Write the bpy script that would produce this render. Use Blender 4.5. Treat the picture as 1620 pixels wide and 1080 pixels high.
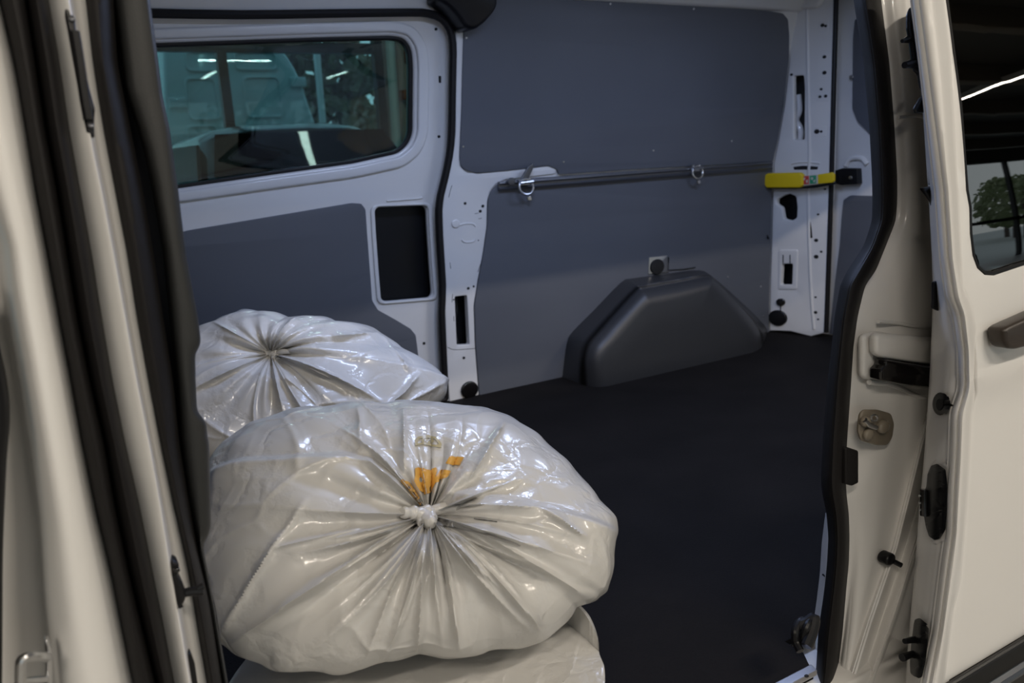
import bpy, bmesh, math, random
from mathutils import Vector, Matrix, noise
from mathutils.bvhtree import BVHTree
random.seed(7)
for o in list(bpy.data.objects): bpy.data.objects.remove(o)
sc = bpy.context.scene
COL = sc.collection
V = Vector
# ------------------------------------------------------------------ camera (units: metres, X towards the van's tail, Y across it, Z up, z=0 is the cargo floor)
F_PX = 1300.0
EYE = V((0, 0, 0.83))
vx = V((3099-810, 424, -F_PX)).normalized()
vz = -V((323, -5729, -F_PX)).normalized()
vz = (vz - vx*vx.dot(vz)).normalized()
vy = vz.cross(vx)
M = Matrix((vx, vy, vz))
cam = bpy.data.cameras.new('camera'); co = bpy.data.objects.new('camera', cam); COL.objects.link(co)
cam.sensor_width = 36; cam.lens = 36*F_PX/1620; cam.clip_start = 0.02; cam.clip_end = 200
co.matrix_world = Matrix.Translation(EYE) @ M.to_4x4()
cam.dof.use_dof = True; cam.dof.focus_distance = 1.35; cam.dof.aperture_fstop = 6.3
sc.camera = co
# ------------------------------------------------------------------ world, exposure
w = bpy.data.worlds.new('world'); sc.world = w; w.use_nodes = True
wn = w.node_tree.nodes; wl = w.node_tree.links
bg = wn['Background']
# overcast winter sky: paler towards the horizon
tcw = wn.new('ShaderNodeTexCoord'); sep = wn.new('ShaderNodeSeparateXYZ'); rmp = wn.new('ShaderNodeValToRGB')
wl.new(tcw.outputs['Generated'], sep.inputs[0]); wl.new(sep.outputs[2], rmp.inputs[0])
rmp.color_ramp.elements[0].position = 0.0; rmp.color_ramp.elements[0].color = (0.62, 0.68, 0.68, 1)
rmp.color_ramp.elements[1].position = 0.6; rmp.color_ramp.elements[1].color = (0.46, 0.55, 0.64, 1)
wl.new(rmp.outputs[0], bg.inputs[0]); bg.inputs[1].default_value = 1.25
sc.view_settings.view_transform = 'Standard'; sc.view_settings.look = 'None'
sc.view_settings.exposure = -0.05; sc.view_settings.gamma = 1.0
sc.view_settings.use_curve_mapping = False

def area(name, loc, target, sx, sy, power, color):
    l = bpy.data.lights.new(name, 'AREA'); l.shape = 'RECTANGLE'; l.size = sx; l.size_y = sy
    l.energy = power; l.color = color
    o = bpy.data.objects.new(name, l); COL.objects.link(o); o.location = loc
    o.rotation_euler = (V(target)-V(loc)).to_track_quat('-Z', 'Y').to_euler()
    return o
WARM = (1.0, 0.90, 0.77); COOL = (0.50, 0.63, 1.0)
# hall ceiling tubes (each sits under a fixture built below), and two unseen strips added in the cargo roof for cool light
TUBES = [(-1.8, -1.7, 3.1), (1.2, -1.7, 3.1), (4.4, -1.7, 3.1), (-1.6, -4.5, 3.1), (1.4, -4.5, 3.1), (4.4, -4.5, 3.1),
         (7.6, -4.5, 3.1), (10.8, -4.5, 3.1)]
for i, (x, y, z) in enumerate(TUBES):
    area('tube_light', (x, y, z), (x, y, -1), *((1.5, 0.10) if x < 4 or y > -2 else (0.10, 1.5)), (76 if y > -2 else 20), WARM)
area('tube_light', (2.5, 6.3, 3.1), (2.5, 6.3, -1), 0.10, 1.5, 22, WARM)
area('added_dome_light', (1.05, 1.55, 1.385), (1.05, 1.55, 0), 0.5, 0.10, 10.0, COOL)
area('added_dome_light', (2.05, 1.65, 1.385), (2.05, 1.65, 0), 0.5, 0.10, 6.2, COOL)
# ------------------------------------------------------------------ picture ray helpers
def ray(x, y):
    return M @ V(((x-810)/F_PX, (540-y)/F_PX, -1.0))
def clamp(v, a, b): return max(a, min(b, v))
class Surf:
    """A curved wall or panel: map(u, v, w) gives the place w metres proud of it."""
    def __init__(s, mapf, val, uv): s.map, s.val, s.uv = mapf, val, uv
    def hit(s, x, y, w=0.0):
        d = ray(x, y); lo, hi = 0.0, None
        t = 0.05; f0 = s.val(EYE, w)
        while t < 60:
            if s.val(EYE+d*t, w)*f0 < 0: hi = t; break
            lo = t; t *= 1.08
        for _ in range(40):
            m = (lo+hi)/2
            if s.val(EYE+d*m, w)*f0 < 0: hi = m
            else: lo = m
        return EYE+d*hi
    def px(s, x, y, w=0.0): return s.uv(s.hit(x, y, w))
def Tfar(z): return 0.11*max(0, (z-.5)/.85)**1.6
NSH = 0.05
def Tnear(z): return 0.20*max(0, z-.55)**1.6
def far(off=0.0):
    Y = 2.52+off
    return Surf(lambda u, v, w: V((u, Y-Tfar(v)-w, v)), lambda p, w: p.y-(Y-Tfar(p.z)-w), lambda p: (p.x, p.z))
def near(Y0):
    Y0 -= NSH
    return Surf(lambda u, v, w: V((u, Y0+Tnear(v)-w, v)), lambda p, w: p.y-(Y0+Tnear(p.z)-w), lambda p: (p.x, p.z))
def rear(X0, s=0.25):
    return Surf(lambda u, v, w: V((X0+(2.52-u)*s-w, u, v)), lambda p, w: p.x-(X0+(2.52-p.y)*s-w), lambda p: (p.y, p.z))
def flat(z0=0.0):
    return Surf(lambda u, v, w: V((u, v, z0+w)), lambda p, w: p.z-z0-w, lambda p: (p.x, p.y))
def planeY(Y0):
    return Surf(lambda u, v, w: V((u, Y0-w, v)), lambda p, w: p.y-(Y0-w), lambda p: (p.x, p.z))
# ------------------------------------------------------------------ materials
def mat(name, col, rough=0.5, metal=0.0, coat=0.0, bump=None, spec=0.5, trans=0.0, vary=None, sub=0.0, ior=1.45):
    m = bpy.data.materials.new(name); m.use_nodes = True
    nt = m.node_tree; b = nt.nodes['Principled BSDF']
    b.inputs['Base Color'].default_value = (*col, 1); b.inputs['Roughness'].default_value = rough
    b.inputs['Metallic'].default_value = metal; b.inputs['Coat Weight'].default_value = coat
    b.inputs['Coat Roughness'].default_value = 0.08
    b.inputs['Specular IOR Level'].default_value = spec; b.inputs['Transmission Weight'].default_value = trans
    b.inputs['IOR'].default_value = ior
    if sub:
        b.inputs['Subsurface Weight'].default_value = sub; b.inputs['Subsurface Radius'].default_value = (0.02, 0.018, 0.014)
        b.inputs['Subsurface Scale'].default_value = 0.6
    tc = nt.nodes.new('ShaderNodeTexCoord')
    if vary:
        sc_, c2, lo, hi = vary
        n = nt.nodes.new('ShaderNodeTexNoise'); n.inputs['Scale'].default_value = sc_; n.inputs['Detail'].default_value = 6
        r = nt.nodes.new('ShaderNodeValToRGB'); r.color_ramp.elements[0].position = lo; r.color_ramp.elements[1].position = hi
        r.color_ramp.elements[0].color = (*col, 1); r.color_ramp.elements[1].color = (*c2, 1)
        nt.links.new(tc.outputs['Object'], n.inputs['Vector']); nt.links.new(n.outputs[0], r.inputs[0]); nt.links.new(r.outputs[0], b.inputs['Base Color'])
    if bump:
        bs, st, det = bump
        n = nt.nodes.new('ShaderNodeTexNoise'); n.inputs['Scale'].default_value = bs; n.inputs['Detail'].default_value = det
        bp = nt.nodes.new('ShaderNodeBump'); bp.inputs['Strength'].default_value = st; bp.inputs['Distance'].default_value = 0.01
        nt.links.new(tc.outputs['Object'], n.inputs['Vector']); nt.links.new(n.outputs[0], bp.inputs['Height']); nt.links.new(bp.outputs[0], b.inputs['Normal'])
    return m
PAINT = mat('white_body_paint', (0.76, 0.745, 0.72), 0.32, coat=0.6, bump=(3.0, 0.05, 2))
PANEL = mat('grey_lining_board', (0.108, 0.114, 0.130), 0.45, bump=(500, 0.08, 3), vary=(3, (0.118, 0.125, 0.142), .3, .8))
RUBBER = mat('black_rubber', (0.009, 0.008, 0.008), 0.6, bump=(60, 0.05, 3), spec=.28)
SEALM = mat('dark_sealing_rubber', (0.010, 0.009, 0.009), 0.5, spec=.35)
PLAST = mat('dark_grey_plastic', (0.028, 0.029, 0.029), 0.5, bump=(700, 0.1, 2), spec=.35)
TROUGH = mat('navy_black_plastic', (0.007, 0.008, 0.012), 0.5, spec=.3)
BLACK = mat('black_plastic', (0.006, 0.006, 0.007), 0.38, spec=.4)
GLOSSB = mat('glossy_black_plastic', (0.006, 0.005, 0.005), 0.12, coat=0.5)
FLOORM = mat('black_rubber_matting', (0.0085, 0.0075, 0.0072), 0.8, bump=(220, 0.25, 4), vary=(5, (0.012, 0.0105, 0.010), .35, .7), spec=.12)
ARCH = mat('moulded_grey_plastic', (0.030, 0.031, 0.034), 0.42, bump=(350, 0.06, 3), spec=.6)
ZINC = mat('zinc_steel', (0.62, 0.62, 0.62), 0.28, metal=1.0)
ALU = mat('dark_aluminium', (0.16, 0.165, 0.18), 0.38, metal=0.8)
ALUB = mat('brushed_aluminium', (0.6, 0.6, 0.63), 0.35, metal=0.9)
CLEAR = mat('smoky_clear_plastic', (0.20, 0.17, 0.13), 0.18, coat=0.8)
YEL = mat('yellow_plastic', (0.78, 0.55, 0.01), 0.4)
RED = mat('red_print', (0.55, 0.06, 0.05), 0.5); GRN = mat('green_print', (0.03, 0.30, 0.14), 0.5)
LBL = mat('pale_print', (0.55, 0.5, 0.42), 0.5)
ORANGE = mat('ochre_print', (0.62, 0.34, 0.07), 0.35); BADGE = mat('olive_ochre_print', (0.42, 0.37, 0.22), 0.35)
HOLE = mat('dark_cavity', (0.01, 0.01, 0.01), 0.8)
def glass(name, tint, ior=1.5):
    m = bpy.data.materials.new(name); m.use_nodes = True; nt = m.node_tree
    for n in list(nt.nodes):
        if n.type != 'OUTPUT_MATERIAL': nt.nodes.remove(n)
    out = [n for n in nt.nodes if n.type == 'OUTPUT_MATERIAL'][0]
    t = nt.nodes.new('ShaderNodeBsdfTransparent'); t.inputs[0].default_value = (*tint, 1)
    g = nt.nodes.new('ShaderNodeBsdfGlossy'); g.inputs['Roughness'].default_value = 0.01
    fr = nt.nodes.new('ShaderNodeFresnel'); fr.inputs[0].default_value = ior
    mx = nt.nodes.new('ShaderNodeMixShader')
    nt.links.new(fr.outputs[0], mx.inputs[0]); nt.links.new(t.outputs[0], mx.inputs[1]); nt.links.new(g.outputs[0], mx.inputs[2])
    nt.links.new(mx.outputs[0], out.inputs[0]); return m
GREENGL = glass('green_tinted_glass', (0.60, 0.78, 0.80)); DARKGL = glass('dark_privacy_glass', (0.06, 0.065, 0.06), ior=2.6); HALLGL = glass('hall_glass', (0.75, 0.88, 0.9))
def bagmat():
    m = mat('white_plastic_film', (0.56, 0.55, 0.53), 0.30, coat=0.36, sub=0.12)
    nt = m.node_tree; b = nt.nodes['Principled BSDF']
    tc = nt.nodes.new('ShaderNodeTexCoord')
    wv = nt.nodes.new('ShaderNodeTexNoise'); wv.inputs['Scale'].default_value = 5; wv.inputs['Detail'].default_value = 4
    try: wv.noise_type = 'RIDGED_MULTIFRACTAL'
    except Exception: pass
    vo = nt.nodes.new('ShaderNodeTexVoronoi'); vo.feature = 'DISTANCE_TO_EDGE'; vo.inputs['Scale'].default_value = 9
    n1 = nt.nodes.new('ShaderNodeTexNoise'); n1.inputs['Scale'].default_value = 9; n1.inputs['Detail'].default_value = 5
    mixv = nt.nodes.new('ShaderNodeMix'); mixv.data_type = 'VECTOR'; mixv.inputs[0].default_value = 0.25
    nt.links.new(tc.outputs['Object'], n1.inputs['Vector']); nt.links.new(tc.outputs['Object'], wv.inputs['Vector'])
    nt.links.new(tc.outputs['Object'], mixv.inputs[4]); nt.links.new(n1.outputs['Color'], mixv.inputs[5])
    nt.links.new(mixv.outputs[1], vo.inputs['Vector'])
    b1 = nt.nodes.new('ShaderNodeBump'); b1.inputs['Strength'].default_value = 0.22; b1.inputs['Distance'].default_value = 0.004
    b2 = nt.nodes.new('ShaderNodeBump'); b2.inputs['Strength'].default_value = 0.16; b2.inputs['Distance'].default_value = 0.010
    mr = nt.nodes.new('ShaderNodeMapRange'); mr.inputs[1].default_value = 0.0; mr.inputs[2].default_value = 0.12
    nt.links.new(vo.outputs['Distance'], mr.inputs[0]); nt.links.new(mr.outputs[0], b1.inputs['Height'])
    nt.links.new(wv.outputs[0], b2.inputs['Height']); nt.links.new(b1.outputs[0], b2.inputs['Normal']); nt.links.new(b2.outputs[0], b.inputs['Normal'])
    nt.links.new(b2.outputs[0], b.inputs['Coat Normal'])
    return m
BAG = bagmat()
# ------------------------------------------------------------------ mesh helpers
def link_mesh(name, bm, m, parent=None, angle=35, smooth=True):
    bmesh.ops.recalc_face_normals(bm, faces=bm.faces[:])
    if smooth:
        for f in bm.faces: f.smooth = True
        for e in bm.edges:
            if len(e.link_faces) == 2 and e.calc_face_angle(0) > math.radians(angle): e.smooth = False
    me = bpy.data.meshes.new(name); bm.to_mesh(me); bm.free()
    me.materials.append(m)
    o = bpy.data.objects.new(name, me); COL.objects.link(o)
    if parent is not None:
        o.parent = parent; o.matrix_parent_inverse = Matrix.Translation(-parent_loc(parent))
    return o
def parent_loc(p):
    return V(p.location) if p.parent is None else V((0, 0, 0))
def tag(o, label=None, cat=None, group=None, kind=None):
    if label: o['label'] = label
    if cat: o['category'] = cat
    if group: o['group'] = group
    if kind: o['kind'] = kind
    return o
def thing(name, label, cat, loc, group=None):
    o = bpy.data.objects.new(name, None); COL.objects.link(o); o.location = loc; o.empty_display_size = 0.05
    return tag(o, label, cat, group)
def fillet(pts, r):
    """round the corners of a closed polygon; r one radius or one per point"""
    out = []; n = len(pts)
    for i in range(n):
        p = V(pts[i][:2]); a = V(pts[i-1][:2]); b = V(pts[(i+1) % n][:2])
        ri = r[i] if isinstance(r, (list, tuple)) else r
        if ri <= 0: out.append(p); continue
        da, db = (a-p), (b-p); la, lb = da.length, db.length
        if la < 1e-6 or lb < 1e-6: out.append(p); continue
        k = min(ri, la*.49, lb*.49); p0 = p+da/la*k; p1 = p+db/lb*k
        for j in range(6):
            t = j/5; out.append(p0*(1-t)**2+p*2*t*(1-t)+p1*t*t)
    return out
def smooth_path(pts, n=6, closed=False):
    out = []; N = len(pts); P = [V(p) for p in pts]
    rng = range(N) if closed else range(N-1)
    for i in rng:
        p1 = P[i]; p2 = P[(i+1) % N]
        p0 = P[i-1] if (closed or i > 0) else p1*2-p2
        p3 = P[(i+2) % N] if (closed or i+2 < N) else p2*2-p1
        for j in range(n):
            t = j/n
            out.append(0.5*((2*p1)+(p2-p0)*t+(2*p0-5*p1+4*p2-p3)*t*t+(3*p1-p0-3*p2+p3)*t**3))
    if not closed: out.append(P[-1])
    return out
def plate_uv(name, loops, S, w0, w1, m, parent=None, bevel=0.0015, grid=0.12, gridu=0):
    """solid sheet with holes between heights w0 and w1 of a surface; loops in (u, v)"""
    cu = bpy.data.curves.new('tmp', 'CURVE'); cu.dimensions = '2D'; cu.fill_mode = 'BOTH'
    for lp in loops:
        sp = cu.splines.new('POLY'); sp.points.add(len(lp)-1); sp.use_cyclic_u = True
        for i, p in enumerate(lp): sp.points[i].co = (p[0], p[1], 0, 1)
    th = (w1-w0)/2; bv = min(bevel, th*.95)
    cu.extrude = th-bv; cu.bevel_depth = bv; cu.bevel_resolution = 2; cu.offset = -bv
    o = bpy.data.objects.new('tmp', cu); COL.objects.link(o)
    bpy.context.view_layer.update()
    me = bpy.data.meshes.new_from_object(o.evaluated_get(bpy.context.evaluated_depsgraph_get()))
    bpy.data.objects.remove(o)
    bm = bmesh.new(); bm.from_mesh(me); bpy.data.meshes.remove(me)
    bmesh.ops.remove_doubles(bm, verts=bm.verts, dist=1e-6)
    if grid:
        vs = [v.co.y for v in bm.verts]; us = [v.co.x for v in bm.verts]
        k = math.ceil(min(vs)/grid)
        while k*grid < max(vs):
            bmesh.ops.bisect_plane(bm, geom=bm.verts[:]+bm.edges[:]+bm.faces[:], plane_co=(0, k*grid, 0), plane_no=(0, 1, 0)); k += 1
    if gridu:
        k = math.ceil(min(us)/gridu)
        while k*gridu < max(us):
            bmesh.ops.bisect_plane(bm, geom=bm.verts[:]+bm.edges[:]+bm.faces[:], plane_co=(k*gridu, 0, 0), plane_no=(1, 0, 0)); k += 1
        bmesh.ops.remove_doubles(bm, verts=bm.verts, dist=.0008)
        bmesh.ops.dissolve_limit(bm, angle_limit=.0001, verts=bm.verts, edges=[e for e in bm.edges if abs(e.verts[0].co.x-e.verts[1].co.x) > .0004 and abs(e.verts[0].co.y-e.verts[1].co.y) > .0004])
    for v in bm.verts:
        v.co = S.map(v.co.x, v.co.y, (w0+w1)/2+v.co.z)
    return link_mesh(name, bm, m, parent)
def plate(name, px, S, w0, w1, m, parent=None, r=0.0, holes=(), bevel=0.0015, grid=0.12, hr=0.006):
    loops = [fillet([S.px(x, y, w1) for x, y in px], r)]
    for h in holes: loops.append(fillet([S.px(x, y, w1) for x, y in h], hr))
    return plate_uv(name, loops, S, w0, w1, m, parent, bevel, grid)
def disc(name, c, r, S, w0, w1, m, parent=None, asp=1.0, n=20, ang=0.0, bevel=0.0015):
    u, v = S.px(c[0], c[1], w1); k = (S.hit(c[0], c[1], w1)-EYE).length/F_PX
    # r in pixels
    lp = [(u+r*k*math.cos(a)*asp*1.15, v+r*k*math.sin(a)*1.0) for a in [2*math.pi*i/n+ang for i in range(n)]]
    return plate_uv(name, [lp], S, w0, w1, m, parent, bevel, 0)
def at_rows(pts, ys):
    """column x for every row, from a pixel polyline (extended straight past its ends)"""
    out = []
    for y in ys:
        if y <= pts[0][1]: a, b = pts[0], pts[1]
        elif y >= pts[-1][1]: a, b = pts[-2], pts[-1]
        else:
            for i in range(len(pts)-1):
                if pts[i][1] <= y <= pts[i+1][1]: a, b = pts[i], pts[i+1]; break
        t = (y-a[1])/(b[1]-a[1])
        if y < pts[0][1] or y > pts[-1][1]: t = clamp(t, -60, 60)
        out.append(a[0]+(b[0]-a[0])*t)
    return out
def loft(name, cols, m, parent=None, y0=-160, y1=1200, step=12, sub=3, thick=0.004, surf=near, sm=2, angle=50):
    """strip running down the body; cols = [(pixel polyline, depth Y)]"""
    ys = [y0+i*step for i in range(int((y1-y0)/step)+1)]
    grid = []
    for pts, Y in cols:
        xs = at_rows(pts, ys)
        for _ in range(sm): xs = [xs[0]]+[(xs[i-1]+2*xs[i]+xs[i+1])/4 for i in range(1, len(xs)-1)]+[xs[-1]]
        Yf = Y if callable(Y) else (lambda y, Y=Y: Y)
        grid.append([surf(Yf(y)).hit(x, y) for x, y in zip(xs, ys)])
    rows = []
    for r in range(len(ys)):
        c = [g[r] for g in grid]
        rows.append(smooth_path(c, sub) if sub > 1 and len(c) > 2 else c)
    bm = bmesh.new(); fr = [[bm.verts.new(p) for p in r] for r in rows]
    for r in range(len(rows)-1):
        for i in range(len(rows[0])-1): bm.faces.new((fr[r][i], fr[r][i+1], fr[r+1][i+1], fr[r+1][i]))
    # closed back
    bk = [[bm.verts.new(p+V((0, thick, 0))) for p in r] for r in rows]
    n = len(rows[0])-1; R = len(rows)-1
    for r in range(R):
        for i in range(n): bm.faces.new((bk[r][i], bk[r+1][i], bk[r+1][i+1], bk[r][i+1]))
        bm.faces.new((fr[r][0], fr[r+1][0], bk[r+1][0], bk[r][0])); bm.faces.new((fr[r][n], bk[r][n], bk[r+1][n], fr[r+1][n]))
    for i in range(n):
        bm.faces.new((fr[0][i], bk[0][i], bk[0][i+1], fr[0][i+1])); bm.faces.new((fr[R][i], fr[R][i+1], bk[R][i+1], bk[R][i]))
    return link_mesh(name, bm, m, parent, angle)
def tube_bm(bm, pts, r, n=10, closed=False, flatn=None):
    P = [V(p) for p in pts]; N = len(P); rings = []
    up = V((0, 0, 1)); prev = None
    for i in range(N):
        a = P[i-1] if (i > 0 or closed) else P[i]; b = P[(i+1) % N] if (i < N-1 or closed) else P[i]
        t = (b-a).normalized()
        if prev is None:
            s = t.cross(up)
            if s.length < .1: s = t.cross(V((1, 0, 0)))
        else: s = prev-t*prev.dot(t)
        s.normalize(); prev = s; q = t.cross(s)
        ri = r[i] if isinstance(r, (list, tuple)) else r
        rings.append([bm.verts.new(P[i]+(s*math.cos(2*math.pi*k/n)+q*math.sin(2*math.pi*k/n))*ri) for k in range(n)])
    for i in range(N if closed else N-1):
        A = rings[i]; B = rings[(i+1) % N]
        for k in range(n): bm.faces.new((A[k], A[(k+1) % n], B[(k+1) % n], B[k]))
    if not closed:
        bm.faces.new(rings[0]); bm.faces.new(rings[-1][::-1])
def tube(name, pts, r, m, parent=None, n=10, closed=False, sm=0):
    if sm: pts = smooth_path(pts, sm, closed)
    bm = bmesh.new(); tube_bm(bm, pts, r, n, closed); return link_mesh(name, bm, m, parent)
def box_bm(bm, lo, hi):
    lo, hi = V(lo), V(hi)
    mtx = Matrix.Translation((lo+hi)/2) @ Matrix.Diagonal((*(hi-lo), 1))
    return bmesh.ops.create_cube(bm, size=1, matrix=mtx)['verts']
def box(name, lo, hi, m, parent=None, bevel=0.0):
    bm = bmesh.new(); box_bm(bm, lo, hi)
    if bevel: bmesh.ops.bevel(bm, geom=bm.edges[:], offset=bevel, segments=3, affect='EDGES', profile=.5)
    return link_mesh(name, bm, m, parent)
def circ(c, r, n=16, asp=1.0): return [(c[0]+r*asp*math.cos(2*math.pi*i/n), c[1]+r*math.sin(2*math.pi*i/n)) for i in range(n)]

# ================================================================== THE VAN: floor, far side, roof
_f = flat(0.0); FC1 = _f.px(1296, 1070); FC2 = _f.px(1271, 1031)
FC1 = (FC1[0], 0.775)
floor = plate_uv('floor', [[(-0.05, 0.775), (-0.05, 2.56), (3.0, 2.56), (3.0, 0.86), (FC2[0], 0.86), FC2, FC1]], flat(-0.012), 0, 0.012, FLOORM, None, 0.002, 0.3)
tag(floor, kind='structure')
van = thing('panel_van', 'white panel van body with open side, seen from the door opening inwards', 'van', (1.2, 1.7, -0.5))
FAR = far(0.0)
SEALF = [(240, 26), (381, 24), (521, 22), (644, 20.4), (676, 22), (697, 30), (709.6, 46), (715, 70), (715, 105), (714, 158), (713, 211), (709.6, 246), (702.5, 281), (695.5, 309), (693, 334), (694, 369), (695, 387), (699, 450), (697.5, 492), (699, 533), (701.7, 587), (703, 625)]
so = [FAR.px(x, y) for x, y in SEALF]
so = [p for p in so]
XL = 0.16
so[0] = (so[1][0]-0.25, so[1][1]-0.004)
loopo = [V(p) for p in smooth_path([V((*p, 0)) for p in so], 4)]
loopo = [(p.x, p.y) for p in loopo]
loopo = fillet([(XL, loopo[0][1]-.02)]+loopo+[(loopo[-1][0], 0.012), (XL, 0.012)], [0.06]+[0]*len(loopo)+[0.03, 0.03])
slot_mid = [(719.6, 469), (739, 467), (743, 545), (723, 546)]
outer = [(0.02, -0.03), (0.02, 1.42), (2.86, 1.42), (2.86, -0.03)]
plate_uv('side_frame', [outer, loopo, fillet([FAR.px(*p) for p in slot_mid], .006)], FAR, -0.03, -0.004, PAINT, van, 0.008)
# rounded seal round the far door opening
tube('door_opening_seal', [FAR.map(u, v, 0.006) for u, v in loopo[::2]], 0.0125, SEALM, van, closed=True)
# mid pillar cover: white pillar standing 6 mm proud between the two doors of lining
MIDP = [(734, 50), (730.6, 176), (727, 246), (729, 264), (739.5, 273.6), (764, 274), (810, 269), (868, 262.5), (881, 267), (879, 275), (852, 278), (800, 284), (786, 290), (775, 302), (771, 317), (770, 358), (764, 400), (756, 442), (749.6, 483), (751.7, 546), (758, 629), (712, 640), (708, 587), (706, 533), (704.5, 492), (706, 450), (702, 387), (700, 334), (703, 309), (710, 281), (717, 246), (721, 211), (722, 105), (722, 60), (720, 20), (722, -30), (736, -30)]
plate('middle_pillar', MIDP, FAR, -0.006, 0.003, PAINT, van, r=0.006, holes=[slot_mid], bevel=0.003)
# pressings on the pillar
disc('pressed_boss', (721.7, 354), 6.5, FAR, 0.002, 0.007, PAINT, van, bevel=.0045)
def bar(name, pts, S, w, r, m, parent): return tube(name, [S.map(*S.px(x, y, w), w) for x, y in pts], r, m, parent, sm=4)
bar('pressed_rib', [(724, 357), (736, 353.5), (748, 354), (752, 358)], FAR, 0.002, 0.004, PAINT, van)
bar('pressed_rib', [(730, 379), (736, 383), (748, 382), (752, 378)], FAR, 0.002, 0.004, PAINT, van)
for x, y, r in [(736, 321.6, 2.2), (760, 334, 2.4), (764, 326, 2.4), (741, 456, 2.2), (749.6, 453, 1.6), (718, 474, 1.2), (757, 380, 1.0)]:
    disc('drilled_hole', (x, y), r, FAR, 0.0005, 0.0042, HOLE, van, n=12, bevel=.0005)
for pts in [[(757, 337), (751, 338)], [(762, 345), (757, 346)], [(712, 415), (713, 425)], [(760, 418), (756, 430)], [(715, 293), (712, 303), (710, 312)], [(716, 465), (715, 478)], [(718, 500), (718, 508)]]:
    bar('paint_chip', pts, FAR, 0.003, 0.0009, HOLE, van)
bar('pillar_joint', [(708, 549), (720, 553), (752, 551)], FAR, 0.003, 0.0009, HOLE, van)
disc('rubber_grommet', (744, 617), 14, FAR, 0.001, 0.014, GLOSSB, van, asp=.95, bevel=.006)
disc('drilled_hole', (734, 566), 2.2, FAR, 0.0005, 0.0042, HOLE, van, n=12, bevel=.0005)
plate('dark_slot_backing', [(700, 440), (765, 440), (770, 570), (704, 570)], FAR, -0.075, -0.06, BLACK, van)  # dark sheet added behind the slot so no light shows through
tube('cable_loom', [FAR.map(*FAR.px(x, y), -0.047) for x, y in [(729, 462), (732, 490), (727, 520), (735, 550)]], 0.005, PLAST, van, sm=4)
# roof lining frame above
rr = [FAR.px(x, y) for x, y in [(740, -4), (911, 0), (1050, 7), (1150, 12.5), (1217, 17)]]
rf = bmesh.new()
bm = bmesh.new(); prev = None
for i in range(41):
    x = 0.02+i*0.0715
    prof = [(0, 1.325), (0.02, 1.335), (0.035, 1.36), (0.07, 1.385), (0.16, 1.40), (0.16, 1.43), (-0.02, 1.43), (-0.02, 1.325)]
    cur = [bm.verts.new((x, 2.52-Tfar(1.34)-0.003-a, z)) for a, z in prof]
    if prev:
        for k in range(8): bm.faces.new((prev[k], prev[(k+1) % 8], cur[(k+1) % 8], cur[k]))
    else: bm.faces.new(cur)
    prev = cur
bm.faces.new(prev); rf.free()
link_mesh('roof_rail', bm, PAINT, van)
plate('roof_bracket', [(694, -30), (694, 0), (711, 10.5), (725, 25), (736, 42), (743, 46), (755, 45), (768, 35), (783, 18), (788, 7), (786, -30)], FAR, 0.0, 0.09, BLACK, van, r=0.01, bevel=0.012)
ceiling = plate_uv('ceiling', [[(-0.1, 0.93), (-0.1, 2.6), (3.05, 2.6), (3.05, 0.93)]], flat(1.405), 0, 0.03, PANEL, None, 0.002, 0.4)
tag(ceiling, kind='structure')
for x, y in [(1.05, 1.55), (2.05, 1.65)]:  # housings for the added cool strips, out of view
    t = thing('added_dome_lamp', 'unseen white strip lamp added on the van roof lining for cool light, '+('nearer the bags' if x < 1.5 else 'nearer the rear door'), 'lamp', (x, y, 1.405), 'added strip lamps on the roof lining')
    box('housing', (x-.27, y-.065, 1.388), (x+.27, y+.065, 1.4045), PAINT, t, .004)
box('door_header', (-.06, .80, 1.30), (1.16, .94, 1.44), PAINT, van, .012)
bulk = box('bulkhead', (-0.06, 0.95, 0.0), (-0.02, 2.50, 1.403), PANEL, van, .004)

# ------------------------------------------------ far sliding door
fd = thing('sliding_door', 'closed white sliding door with a window on the far side of the van', 'door', (0.7, 2.58, 0.0))
DS = far(0.034)
WIN = [(150, 62), (240, 68), (500, 59), (620, 56), (641, 60), (652, 77), (654.5, 106), (653.5, 211), (646, 229), (630, 243), (556.6, 259), (420, 278), (282, 298), (180, 313)]
POCK = [(592.5, 328), (674.6, 325), (684, 470), (603, 477)]
DP = [(140, 402), (300, 364), (330, 359), (556.6, 321), (572, 322), (578.5, 331), (581, 367), (586, 433), (589, 475), (598, 490), (627, 506), (650, 520), (658, 530), (662, 562), (668, 640), (300, 690), (190, 690)]
DOUT = [(XL-.03, loopo[0][1]+.03)]
rs_ = [(u+.024, v) for u, v in loopo if u > .9 and .02 < v < 1.22]
dl = [(0.13, 1.375), (rs_[0][0]-.03, 1.375)]+rs_+[(rs_[-1][0], 0.0), (0.13, 0.0)]
wn_ = fillet([DS.px(*p) for p in WIN], .02); pk = fillet([DS.px(*p) for p in POCK], .022)
plate_uv('door_shell', [dl, wn_, pk], DS, -0.02, 0.004, PAINT, fd, .009)
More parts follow.
